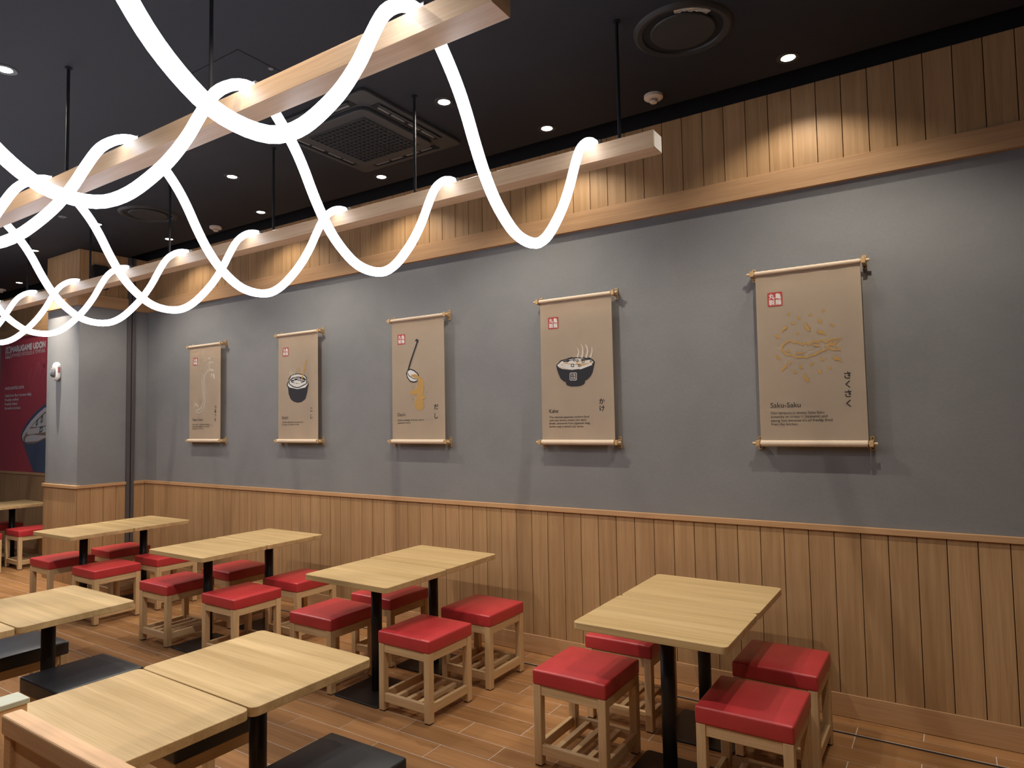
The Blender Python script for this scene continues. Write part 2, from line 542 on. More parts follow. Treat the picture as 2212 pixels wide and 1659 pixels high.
fascia('trim_2', X_CORNER, X_RIGHT)
wainscot('trim_3', X_LEFT, X_PILLAR_L)
fascia('trim_4', X_LEFT, X_PILLAR_L)
def baseboard(name, x0, x1):
    bm = bmesh.new(); add_box(bm, (x0, -0.022, 0.002), (x1, 0.0, 0.130), 0.0015, 1)
    struct(obj(name, bm, 'board'))
baseboard('baseboard_back', X_CORNER, X_RIGHT)
baseboard('baseboard_left', X_LEFT, X_PILLAR_L)

# pillar cladding: front face (towards the room) and right face
t = pillar
CH0, CH1 = -0.237, -0.156          # metal channel in the right face
for z0, z1 in ((0.0, Z_CAP - 0.02), (Z_FASCIA0 + 0.01, Z_CEIL - 0.002)):
    bm = bmesh.new()
    add_box(bm, (X_PILLAR_L - 0.002, Y_PILLAR - 0.006, z0), (X_CORNER + 0.006, Y_PILLAR, z1))
    add_box(bm, (X_CORNER, Y_PILLAR, z0), (X_CORNER + 0.006, -0.02, z1))
    put('backing', mesh_from_bm(bm, 'backing'), 'groove', t)
for z0, z1 in ((0.0, Z_CAP - 0.026), (Z_FASCIA1 - 0.006, Z_CEIL - 0.003)):
    panel_run(t, 'plank', X_PILLAR_L, X_CORNER + 0.016, 0, Y_PILLAR - 0.004, z0, z1, X_CORNER + 0.016 - 20 * PITCH_P, 0.012, 1)
    panel_run(t, 'plank', Y_PILLAR - 0.004, CH0, 1, X_CORNER + 0.004, z0, z1, Y_PILLAR - 0.004, 0.012, 1)
    panel_run(t, 'plank', CH1, -0.018, 1, X_CORNER + 0.004, z0, z1, CH1, 0.012, 1)
for nm, z0, z1, out in (('cap_rail', Z_CAP - 0.034, Z_CAP, 0.030), ('fascia_board', Z_FASCIA0, Z_FASCIA1, 0.034)):
    bm = bmesh.new(); add_box(bm, (X_PILLAR_L - 0.01, Y_PILLAR - out, z0), (X_CORNER + out, Y_PILLAR, z1), 0.0015, 1)
    put(nm, mesh_from_bm(bm, nm), 'board', t)
    for ya, yb in ((Y_PILLAR, CH0), (CH1, -0.034)):
        bm = bmesh.new(); add_box(bm, (X_CORNER, ya, z0), (X_CORNER + out, yb, z1), 0.0015, 1)
        put(nm, mesh_from_bm(bm, nm), 'board_y', t)
for ya, yb in ((CH0, -0.200), (-0.188, CH1)):
    bm = bmesh.new(); add_box(bm, (X_CORNER, ya, 0.0), (X_CORNER + 0.036, yb, Z_CEIL - 0.003), 0.0015, 1)
    put('metal_strip', mesh_from_bm(bm, 'metal_strip'), 'grey_metal', t)
bm = bmesh.new(); add_box(bm, (X_CORNER, -0.200, 0.0), (X_CORNER + 0.010, -0.188, Z_CEIL - 0.003))
put('dark_joint', mesh_from_bm(bm, 'dark_joint'), 'ac_dark', t)

# ================================================================== TABLES
TW, TD, TH, TT = 0.7215, 0.5550, 0.750, 0.033
def make_table():
    t = thing('pedestal_table', 'x', 'table')
    bm = bmesh.new(); add_plate(bm, rounded_rect(TW, TD, 0.026), TH - TT, TH, 0.0018)
    obj('table_top', bm, 'laminate', t)
    bm = bmesh.new(); add_cyl(bm, (0, 0, 0.012), (0, 0, TH - TT - 0.006), 0.034, n=28)
    me = mesh_from_bm(bm, 'column'); [setattr(p, 'use_smooth', len(p.vertices) == 4) for p in me.polygons]
    put('column', me, 'black_metal', t)
    bm = bmesh.new(); add_plate(bm, rounded_rect(0.384, 0.384, 0.022), 0.0, 0.012, 0.003)
    obj('base_plate', bm, 'black_metal', t)
    bm = bmesh.new()
    add_box(bm, (-0.15, -0.03, TH - TT - 0.010), (0.15, 0.03, TH - TT), 0.001, 1)
    add_box(bm, (-0.03, -0.15, TH - TT - 0.010), (0.03, 0.15, TH - TT), 0.001, 1)
    obj('support_bracket', bm, 'black_metal', t)
    return t
# (near-left corner of the pair, turn in degrees, what the pair is)
PAIRS = [
    (-1.527, -1.429, 0.5, 'the rightmost pair'),
    (-3.475, -1.394, -0.5, 'the second pair from the right'),
    (-5.255, -1.428, 0.3, 'the third pair from the right'),
    (-7.165, -1.477, 1.0, 'the last pair before the pillar'),
    (-10.400, -1.430, 0.0, 'the distant pair past the pillar'),
    (-4.515, -3.397, 0.0, 'the pair cut by the left edge'),
    (-2.735, -3.368, -0.6, 'the large foreground pair'),
]
table0 = None
for X, Y, deg, where in PAIRS:
    th = math.radians(deg)
    for half, word in ((0, 'aisle-side'), (1, 'wall-side')):
        if table0 is None: t = table0 = make_table()
        else: t = copy_tree(table0)
        jx = random.uniform(-0.006, 0.006)
        lx, ly = TW / 2 + jx, TD / 2 + half * (TD + 0.006)
        t.location = (X + math.cos(th) * lx - math.sin(th) * ly, Y + math.sin(th) * lx + math.cos(th) * ly, 0.0)
        t.rotation_euler = (0, 0, th + random.uniform(-0.004, 0.004))
        tag(t, 'pale oak pedestal table, %s half of %s' % (word, where), 'table', 'pedestal tables')

# ================================================================== STOOLS
SW = 0.396
def make_stool(mat):
    t = thing('upholstered_stool', 'x', 'stool')
    h = SW / 2
    me = cushion_mesh('cushion', h + 0.003, h + 0.003, 0.393, 0.466, 0.0095, 0.011)
    c = put('cushion', me, mat, t)
    bm = bmesh.new()
    loop = [(x, y, 0.4600) for x, y in rounded_rect(2 * h + 0.001, 2 * h + 0.001, 0.010, 4)]
    add_tube(bm, loop + loop[:2], 0.0020, 6, False)
    put('piping', mesh_from_bm(bm, 'piping', True), mat, c)
    LW = 0.042
    leg = box_mesh('leg', (-LW / 2, -LW / 2, 0.006), (LW / 2, LW / 2, 0.394), 0.0025, 1); leg.materials.append(M['pine'])
    pad = box_mesh('foot_pad', (-0.017, -0.017, 0.0), (0.017, 0.017, 0.007)); pad.materials.append(M['black_metal'])
    for sx in (-1, 1):
        for sy in (-1, 1):
            l = put('leg', leg, None, t, (sx * (h - LW / 2), sy * (h - LW / 2), 0))
            put('foot_pad', pad, None, l)
    L = h - LW
    for nm, z0, z1, th, ins in (('apron', 0.344, 0.393, 0.022, 0.004), ('stretcher', 0.056, 0.106, 0.024, 0.004)):
        mx = box_mesh(nm, (-L, -th / 2, z0), (L, th / 2, z1), 0.0018, 1); mx.materials.append(M['pine_x'])
        my = box_mesh(nm, (-th / 2, -L, z0), (th / 2, L, z1), 0.0018, 1); my.materials.append(M['pine_y'])
        for s in (-1, 1):
            put(nm, mx, None, t, (0, s * (h - ins - th / 2), 0))
            put(nm, my, None, t, (s * (h - ins - th / 2), 0, 0))
    slat = box_mesh('slat', (-0.015, -h + 0.028, 0.074), (0.015, h - 0.028, 0.098), 0.0015, 1); slat.materials.append(M['pine_y'])
    for x in (-0.088, 0.0, 0.088):
        put('slat', slat, None, t, (x, 0, 0))
    return t
red0, black0 = make_stool('red'), make_stool('black_leather')
used = set()
W4 = 'rightmost table pair'
W3 = 'second table pair from the right'
W2 = 'third table pair from the right'
W1 = 'last table pair before the pillar'
W0 = 'distant table pair past the pillar'
T5 = 'table pair cut by the left edge'
T6 = 'large foreground table pair'
STOOLS = [  # near-right corner x, y
    ('red', -1.392, -1.372, 'left of %s, aisle end' % W4), ('red', -1.408, -0.768, 'left of %s, wall end' % W4),
    ('red', -0.572, -1.373, 'right of %s, aisle end' % W4), ('red', -0.574, -0.772, 'right of %s, wall end' % W4),
    ('red', -3.312, -1.320, 'left of %s, aisle end' % W3), ('red', -3.308, -0.780, 'left of %s, wall end' % W3),
    ('red', -2.507, -1.316, 'right of %s, aisle end' % W3), ('red', -2.490, -0.748, 'right of %s, wall end' % W3),
    ('red', -5.104, -1.362, 'left of %s, aisle end' % W2), ('red', -5.104, -0.824, 'left of %s, wall end' % W2),
    ('red', -4.286, -1.336, 'right of %s, aisle end' % W2), ('red', -4.288, -0.790, 'right of %s, wall end' % W2),
    ('red', -7.022, -1.392, 'left of %s, aisle end' % W1), ('red', -7.022, -0.850, 'left of %s, wall end' % W1),
    ('red', -6.210, -1.376, 'right of %s, aisle end' % W1), ('red', -6.208, -0.830, 'right of %s, wall end' % W1),
    ('red', -9.445, -1.300, 'right of %s, aisle end' % W0), ('red', -9.445, -0.734, 'right of %s, wall end' % W0),
    ('red', -10.260, -0.780, 'left of %s, wall end' % W0),
    ('black', -3.552, -2.762, 'right of %s' % T5), ('black', -4.350, -2.768, 'left of %s' % T5),
    ('black', -2.570, -2.756, 'left of %s, half under the top' % T6), ('black', -1.736, -2.754, 'right of %s' % T6),
]
for kind, x, y, where in STOOLS:
    src = red0 if kind == 'red' else black0
    if kind in used: t = copy_tree(src)
    else: t = src; used.add(kind)
    t.location = (x - SW / 2, y + SW / 2, 0.0)
    t.rotation_euler = (0, 0, random.uniform(-0.012, 0.012))
    tag(t, '%s leather stool, %s' % (kind, where), 'stool', 'red stools' if kind == 'red' else 'black stools')

# ================================================================== LOW PARTITION IN THE FOREGROUND
t = thing('partition_rail', 'light wood rail of a low partition in the bottom left corner', 'partition', (-2.285, -3.436, 0))
bm = bmesh.new(); add_box(bm, (0, 0, 0.845), (1.25, 0.052, 0.900), 0.007, 3); obj('top_rail', bm, 'partition', t)
for x in (0.006, 0.60, 1.20):
    bm = bmesh.new(); add_box(bm, (x, 0.006, 0.0), (x + 0.042, 0.046, 0.846), 0.002, 1); obj('post', bm, 'partition', t)
bm = bmesh.new(); add_box(bm, (0.03, 0.018, 0.05), (1.22, 0.034, 0.846)); obj('infill_panel', bm, 'partition', t)
t = thing('capped_partition', 'low wooden partition with a pale stone cap at the left picture edge', 'partition', (-2.436, -3.338, 0))
bm = bmesh.new(); add_box(bm, (0.005, -0.60, 0.0), (0.077, -0.004, 0.884), 0.002, 1); obj('body', bm, 'partition', t)
bm = bmesh.new(); add_box(bm, (0, -0.605, 0.884), (0.083, 0, 0.900), 0.002, 1); obj('stone_cap', bm, 'stone', t)

# ================================================================== BEAMS AND LIGHT TUBES
Y_B = (-1.252, -2.585, -3.918)
BZ0, BZ1, BHALF = 2.981, 3.066, 0.052
X_END, X_BEAM_L = -1.105, -11.6
names = ('light oak hanging beam closest to the grey wall', 'light oak hanging beam in front of the air conditioner, second from the wall',
         'light oak hanging beam nearest the viewer, overhead')
for yc, lab in zip(Y_B, names):
    t = thing('hanging_beam', lab, 'beam', (X_END, yc, BZ0), group='parallel hanging beams')
    bm = bmesh.new(); add_box(bm, (X_BEAM_L - X_END, -BHALF, 0), (0, BHALF, BZ1 - BZ0), 0.0012, 1)
    b = obj('bar', bm, 'beam', t)
    bm = bmesh.new(); add_box(bm, (0, -BHALF + 0.003, 0.003), (0.0015, BHALF - 0.003, BZ1 - BZ0 - 0.003))
    obj('end_face', bm, 'beam_end' if yc == Y_B[0] else 'beam', t)
    bm = bmesh.new(); add_cyl(bm, (0, 0, BZ1 - BZ0), (0, 0, Z_CEIL - BZ0), 0.0085, n=12); add_cyl(bm, (0, 0, Z_CEIL - BZ0 - 0.006), (0, 0, Z_CEIL - BZ0), 0.018, n=16)
    rod = mesh_from_bm(bm, 'rod', True); rod.materials.append(M['black_paint'])
    for k in range(8):
        put('rod', rod, None, t, (-1.30 - 1.335 * k - X_END, 0, 0))

SPAN = [(0.0, 3.094), (0.045, 3.086), (0.085, 3.058), (0.115, 3.025), (0.167, 2.969), (0.217, 2.905), (0.262, 2.832), (0.312, 2.737), (0.375, 2.635), (0.452, 2.547),
        (0.555, 2.475), (0.645, 2.452), (0.735, 2.457), (0.805, 2.488), (0.878, 2.550), (0.977, 2.668), (1.053, 2.790), (1.102, 2.890), (1.165, 3.004), (1.238, 3.068), (1.295, 3.091), (1.333, 3.094)]
path = [(0, Y_B[2] + a, z) for a, z in SPAN] + [(0, Y_B[1] + a, z) for a, z in SPAN[1:]]
path = spline(path, 120)
bm = bmesh.new(); add_tube(bm, path, 0.0225, 12)
tube_me = mesh_from_bm(bm, 'glowing_tube', True); tube_me.materials.append(M['tube'])
bm = bmesh.new(); add_cyl(bm, (0, Y_B[0] - 0.004, 3.094), (0, Y_B[0] + 0.022, 3.092), 0.0235, n=14); add_cyl(bm, (0, Y_B[0] + 0.022, 3.092), (0, Y_B[0] + 0.045, 3.088), 0.010, n=10)
cap_me = mesh_from_bm(bm, 'end_cap', True); cap_me.materials.append(M['white_plastic'])
bm = bmesh.new()
for s in (-1, 1): add_box(bm, (s * 0.027 - 0.002, -0.010, BZ1), (s * 0.027 + 0.002, 0.010, 3.112))
add_box(bm, (-0.029, -0.010, 3.112), (0.029, 0.010, 3.1145)); add_box(bm, (-0.042, -0.010, BZ1), (0.042, 0.010, BZ1 + 0.002))
clip_me = mesh_from_bm(bm, 'clip'); clip_me.materials.append(M['grey_metal'])
ORD = ('first', 'second', 'third', 'fourth', 'fifth', 'sixth', 'seventh', 'eighth', 'ninth', 'tenth', 'eleventh')
for k in range(11):
    t = thing('light_tube', 'glowing white light tube draped over the beams, %s from their free right ends' % ORD[k], 'light', (-1.438 - 0.904 * k, 0, 0), group='draped light tubes')
    put('glowing_tube', tube_me, None, t)
    put('end_cap', cap_me, None, t)
    for yc in (Y_B[0] + 0.018, Y_B[1], Y_B[2]):
        put('clip', clip_me, None, t, (0, yc, 0))

# ================================================================== CEILING FITTINGS
def downlight(x, y, label, watts, size=130, blend=0.5):
    t = thing('downlight', label, 'light', (x, y, Z_CEIL), group='recessed ceiling downlights')
    bm = bmesh.new(); add_lathe(bm, [(0.038, 0.0), (0.040, -0.004), (0.058, -0.004), (0.061, 0.0)], 28, closed=True); obj('trim_ring', bm, 'black_metal', t, True)
    bm = bmesh.new(); add_lathe(bm, [(0.0, -0.0025), (0.036, -0.0025), (0.036, 0.0)], 24); obj('lens', bm, 'lens', t)
    li = bpy.data.lights.new('downlight_lamp', 'SPOT')
    li.energy = watts; li.color = SPOT_COLOR; li.spot_size = math.radians(size); li.spot_blend = blend; li.shadow_soft_size = 0.014
    lo = bpy.data.objects.new('lamp', li); COL.objects.link(lo); lo.parent = t; lo.location = (0, 0, -0.012)
    return t
for k in range(5):
    who = ('the tempura banner', 'the noodle bowl banner', 'the ladle banner', 'the bucket banner', 'the single noodle banner')[k]
    downlight(-0.656 - 1.5455 * k, -0.392, 'small round downlight in the dark ceiling above %s' % who, SPOT_WALL)
downlight(-10.5, -0.398, 'small round downlight in the dark ceiling beyond the pillar', SPOT_WALL)
for k in range(4):
    who = ('over the nearest wall-row tables', 'beside the air conditioner', 'left of the air conditioner', 'nearest the pillar')[k]
    downlight(-0.365 - 2.169 * k, -1.089, 'small round downlight %s in the second row from the wall' % who, SPOT_ROOM)
downlight(-8.455, -1.010, 'small round downlight shining down the front of the pillar', 460.0, 66, 1.0)
for k in range(5):  # first is added for its light; of the rest only the third is seen
    who = ('added beyond the free beam ends', 'over the foreground table pair', 'at the left picture edge', 'left of the picture', 'in front of the pillar')[k]
    downlight(0.07 - 2.169 * k, -2.777, 'small round downlight %s in the row over the aisle' % who, SPOT_ROOM * (0.5 if k == 0 else 1.0))
for k in range(3):  # whole row is added, out of view, to light stools and rail from the front
    who = ('at the right', 'in the middle', 'at the left')[k]
    downlight(0.07 - 2.169 * k, -4.465, 'added small round downlight above the viewer, %s of its row' % who, SPOT_ROOM * 0.35)

def round_vent(x, y, label, foil):
    t = thing('round_vent', label, 'vent', (x, y, Z_CEIL), group='round ceiling vents')
    bm = bmesh.new(); add_lathe(bm, [(0.200, -0.001), (0.205, -0.010), (0.228, -0.016), (0.246, -0.006), (0.250, 0.0), (0.200, 0.0)], 56, closed=False); obj('ring', bm, 'vent', t, True)
    bm = bmesh.new(); add_lathe(bm, [(0.0, -0.0008), (0.203, -0.0008)], 48); obj('dark_throat', bm, 'ac_dark', t)
    bm = bmesh.new(); add_lathe(bm, [(0.0, -0.012), (0.140, -0.014), (0.158, -0.012), (0.163, -0.006), (0.150, -0.003), (0.0, -0.003)], 48); obj('disc', bm, 'vent', t, True)
    if foil:
        bm = bmesh.new(); rnd = random.Random(3); g = []
        for i in range(15):
            a = math.radians(-84 + i * 4.0)
            g.append([bm.verts.new(((0.166 + 0.008 * j + rnd.uniform(-.004, .004)) * math.cos(a), (0.166 + 0.008 * j) * math.sin(a), -0.0035 + rnd.uniform(-0.003, 0.001))) for j in range(5)])
        for a, b in zip(g, g[1:]):
            for j in range(4): bm.faces.new((a[j], b[j], b[j + 1], a[j + 1]))
        obj('foil', bm, 'foil', t)
    return t
round_vent(-1.053, -0.985, 'large round black ceiling vent with torn silver foil, top right', True)
round_vent(-6.170, -0.968, 'round black ceiling vent far away behind the light tubes', False)

# four-way air conditioner cassette
t = thing('air_conditioner', 'square charcoal four-way ceiling air conditioner with mesh grille', 'air conditioner', (-3.275, -1.040, Z_CEIL))
H = 0.475
bm = bmesh.new(); add_plate(bm, rounded_rect(2 * H, 2 * H, 0.03), -0.022, 0.0, 0.004); obj('panel', bm, 'ac', t)
bm = bmesh.new(); add_plate(bm, rounded_rect(0.69, 0.69, 0.07), -0.048, -0.022, 0.005); inner = obj('grille_frame', bm, 'ac', t)
bm = bmesh.new(); add_box(bm, (-0.258, -0.258, -0.0485), (0.258, 0.258, -0.046)); obj('grille_void', bm, 'ac_dark', inner)
bm = bmesh.new()
NG = 13
for k in range(NG + 1):
    u = -0.258 + 0.516 * k / NG
    add_box(bm, (u - 0.0028, -0.258, -0.054), (u + 0.0028, 0.258, -0.0486)); add_box(bm, (-0.258, u - 0.0028, -0.054), (0.258, u + 0.0028, -0.0486))
for k in range(-NG + 1, NG):
    a, b = (-0.258 + 0.516 * max(0, k) / NG, -0.258 + 0.516 * max(0, -k) / NG), (0.258 - 0.516 * max(0, -k) / NG, 0.258 - 0.516 * max(0, k) / NG)
    add_tube(bm, [(a[0], a[1], -0.0505), (b[0], b[1], -0.0505)], 0.0016, 4)
obj('grille', bm, 'ac', inner)
for ang in range(4):
    R = Matrix.Rotation(ang * PI / 2, 4, 'Z')
    bm = bmesh.new(); add_box(bm, (-0.31, 0.366, -0.0235), (0.31, 0.438, -0.0215)); bmesh.ops.transform(bm, matrix=R, verts=bm.verts); obj('air_slot', bm, 'ac_dark', t)
    bm = bmesh.new()
    add_box(bm, (-0.29, 0.418, -0.034), (0.29, 0.434, -0.026), 0.001, 1)
    bmesh.ops.transform(bm, matrix=R, verts=bm.verts); obj('louvre', bm, 'ac', t)
    bm = bmesh.new()
    for x0, x1 in ((-0.27, -0.14), (-0.12, -0.01), (0.03, 0.15), (0.17, 0.27)):
        add_box(bm, (x0, 0.384, -0.029), (x1, 0.402, -0.024), 0.001, 1)
    bmesh.ops.transform(bm, matrix=R, verts=bm.verts); obj('inner_vane', bm, 'vane', t)

# ceiling access hatch
t = thing('access_hatch', 'flush square access hatch in the dark ceiling with a round lock', 'hatch', (-3.277, -1.945, Z_CEIL))
bm = bmesh.new(); add_box(bm, (-0.228, -0.228, -0.0012), (0.228, 0.228, 0.0)); obj('gap', bm, 'ac_dark', t)
bm = bmesh.new(); add_box(bm, (-0.224, -0.224, -0.003), (0.224, 0.224, -0.0005)); obj('lid', bm, 'ceiling', t)
bm = bmesh.new(); add_lathe(bm, [(0.0, -0.005), (0.006, -0.005), (0.009, -0.004), (0.013, -0.005), (0.014, -0.003)], 16, (0.205, -0.006, 0)); obj('lock', bm, 'vane', t, True)

def smoke(x, y, label):
    t = thing('smoke_detector', label, 'smoke detector', (x, y, Z_CEIL), group='smoke detectors')
    bm = bmesh.new(); add_lathe(bm, [(0.0, -0.024), (0.030, -0.025), (0.052, -0.021), (0.057, -0.017), (0.058, 0.0)], 32); obj('base', bm, 'cream', t, True)
    bm = bmesh.new(); add_lathe(bm, [(0.0, -0.047), (0.020, -0.046), (0.0235, -0.042), (0.024, -0.038), (0.0, -0.038)], 24); obj('sensor_cap', bm, 'cream', t, True)
    bm = bmesh.new(); add_lathe(bm, [(0.0175, -0.040), (0.0195, -0.023)], 24); obj('dark_core', bm, 'ac_dark', t, True)
    bm = bmesh.new()
    for k in range(14):
        a = 2 * PI * k / 14
        bmesh.ops.create_cube(bm, size=1.0, matrix=Matrix.Rotation(a, 4, 'Z') @ Matrix.Translation((0.0225, 0, -0.031)) @ Matrix.Diagonal((0.005, 0.0048, 0.018, 1)))
    obj('cage', bm, 'cream', t)
smoke(-1.433, -0.410, 'cream smoke detector on the ceiling near the free end of the far beam')
smoke(-6.050, -0.362, 'small cream smoke detector far along the ceiling above the bucket banner side')
smoke(-11.20, -0.360, 'tiny cream smoke detector at the left picture edge')
t = thing('sprinkler_head', 'tiny sprinkler head in the dark ceiling behind the crossing tubes', 'sprinkler', (-6.88, -1.391, Z_CEIL))
bm = bmesh.new(); add_lathe(bm, [(0.0, -0.014), (0.010, -0.014), (0.012, -0.006), (0.032, -0.004), (0.034, 0.0)], 20); obj('body', bm, 'vane', t, True)

# ================================================================== SIGNAL LAMP AND SPEAKER ON THE PILLAR
t = thing('wall_strobe', 'white alarm strobe with clear lens on the grey pillar', 'alarm', (-8.455, Y_PILLAR, 2.345))
bm = bmesh.new(); add_plate(bm, rounded_rect(0.115, 0.205, 0.045, 6), 0.0, 0.048, 0.014)
bmesh.ops.rotate(bm, verts=bm.verts, cent=(0, 0, 0), matrix=Matrix.Rotation(PI / 2, 3, 'X')); obj('housing', bm, 'white_plastic', t)
bm = bmesh.new(); bmesh.ops.create_uvsphere(bm, u_segments=20, v_segments=12, radius=1.0, matrix=Matrix.Translation((0, -0.046, -0.012)) @ Matrix.Diagonal((0.040, 0.045, 0.062, 1))); obj('lens', bm, 'clear', t, True)
bm = bmesh.new(); add_box(bm, (-0.022, -0.072, -0.045), (0.022, -0.046, 0.022), 0.006, 2); obj('flash_unit', bm, 'foil', t)
bm = bmesh.new(); add_box(bm, (0.0565, -0.034, -0.02), (0.0585, -0.010, 0.045)); obj('side_print', bm, 'red_print', t)
t = thing('wall_speaker', 'black rounded speaker panel high on the wooden pillar side', 'speaker', (X_CORNER + 0.016, -0.556, 3.392))
bm = bmesh.new(); add_plate(bm, rounded_rect(0.17, 0.27, 0.025, 5), 0.0, 0.05, 0.004)
bmesh.ops.transform(bm, matrix=Matrix(((0, 0, 1, 0), (1, 0, 0, 0), (0, 1, 0, 0), (0, 0, 0, 1))), verts=bm.verts)
obj('cabinet', bm, 'black_metal', t)
bm = bmesh.new(); add_plate(bm, rounded_rect(0.14, 0.24, 0.02, 5), 0.05, 0.054, 0.001)
bmesh.ops.transform(bm, matrix=Matrix(((0, 0, 1, 0), (1, 0, 0, 0), (0, 1, 0, 0), (0, 0, 0, 1))), verts=bm.verts); obj('grille', bm, 'ac_dark', t)

# ================================================================== PRINTED SHAPES AND LETTERING
def add_fill(bm, pts, y):
    try: bm.faces.new([bm.verts.new((x, y, z)) for x, z in pts])
    except ValueError: pass

def add_stroke(bm, pts, y, w0, w1):
    P = [Vector((x, z)) for x, z in pts]
    closed = (P[0] - P[-1]).length < 1e-5
    n = len(P); L = []; R = []
    for i, p in enumerate(P):
        a = P[i - 1] if i else (P[-2] if closed else P[0])
        b = P[i + 1] if i < n - 1 else (P[1] if closed else P[-1])
        d1 = (p - a); d2 = (b - p)
        if d1.length < 1e-7: d1 = d2
        if d2.length < 1e-7: d2 = d1
        d1 = d1.normalized(); d2 = d2.normalized()
        t = (d1 + d2)
        t = t.normalized() if t.length > 1e-6 else d1
        nn = Vector((-t.y, t.x)); m = min(1.6, 1.0 / max(0.4, abs(nn.dot(Vector((-d1.y, d1.x))))))
        w = (w0 + (w1 - w0) * i / max(1, n - 1)) / 2 * m
        L.append(bm.verts.new((p.x + nn.x * w, y, p.y + nn.y * w))); R.append(bm.verts.new((p.x - nn.x * w, y, p.y - nn.y * w)))
    for i in range(n - 1):
        bm.faces.new((L[i], R[i], R[i + 1], L[i + 1]))

_glyphs = {}
def glyph_mesh(s):
    if s not in _glyphs:
        cu = bpy.data.curves.new('lettering', 'FONT'); cu.body = s; cu.size = 1.0; cu.resolution_u = 3
        o = bpy.data.objects.new('lettering', cu); COL.objects.link(o)
        dg = bpy.context.evaluated_depsgraph_get()
        me = o.evaluated_get(dg).to_mesh()
        v = [(p.co.x, p.co.y) for p in me.vertices]; f = [tuple(p.vertices) for p in me.polygons]
        o.evaluated_get(dg).to_mesh_clear()
        bpy.data.objects.remove(o); bpy.data.curves.remove(cu)
        _glyphs[s] = (v, f)
    return _glyphs[s]

def add_text(bm, s, x, z, y, sx, sz, mode='base', bold=0.0):
    """mode base: x,z is the left end of the baseline; mode box: glyphs centred on x,z and fitted to sx by sz"""
    v, f = glyph_mesh(s)
    if not v: return
    x0, x1 = min(p[0] for p in v), max(p[0] for p in v); z0, z1 = min(p[1] for p in v), max(p[1] for p in v)
    if mode == 'box':
        fx, fz = sx / (x1 - x0), sz / (z1 - z0)
        pts = [(x + (a - (x0 + x1) / 2) * fx, z + (b - (z0 + z1) / 2) * fz) for a, b in v]
    else:
        pts = [(x + (a - x0) * sx, z + b * sz) for a, b in v]
    for dx, dz in ([(0, 0)] if not bold else [(0, 0), (bold, 0), (-bold, 0), (0, bold), (0, -bold)]):
        vs = [bm.verts.new((a + dx, y, b + dz)) for a, b in pts]
        for fc in f:
            try: bm.faces.new([vs[k] for k in fc])
            except ValueError: pass
        y -= 0.00002

def cloth_wave(x, z):
    u, v = x / 0.572 + 0.5, z / 1.03
    return 0.0018 * math.sin(u * 9 + 1.3) * (0.2 + 0.8 * math.exp(-((v - 0.05) / 0.08) ** 2)) + 0.0012 * math.sin(u * 23 + v * 3) * math.exp(-((v - 0.97) / 0.06) ** 2)

def flat(name, bm, mat, parent, wave=False):
    me = bpy.data.meshes.new(name)
    if wave:
        for v in bm.verts: v.co.y += cloth_wave(v.co.x, v.co.z)
    for fc in bm.faces:
        fc.normal_update()
        if fc.normal.y > 0: fc.normal_flip()
    bm.to_mesh(me); bm.free()
    o = put(name, me, mat, parent)
    if name.startswith(('lettering', 'printed', 'noodle', 'scallion', 'steam', 'stamp_', 'logo_c')): o['kind'] = 'stuff'
    return o

def kanji_block(bm, x0, z1, x1, z0, y, bold):
    w, h = (x1 - x0), (z1 - z0)
    for k, ch in enumerate('丸亀製麺'):
        cx = x0 + w * (0.285 + 0.43 * (k % 2)); cz = z1 - h * (0.285 + 0.43 * (k // 2))
        add_text(bm, ch, cx, cz, y, w * 0.375, h * 0.375, 'box', bold)

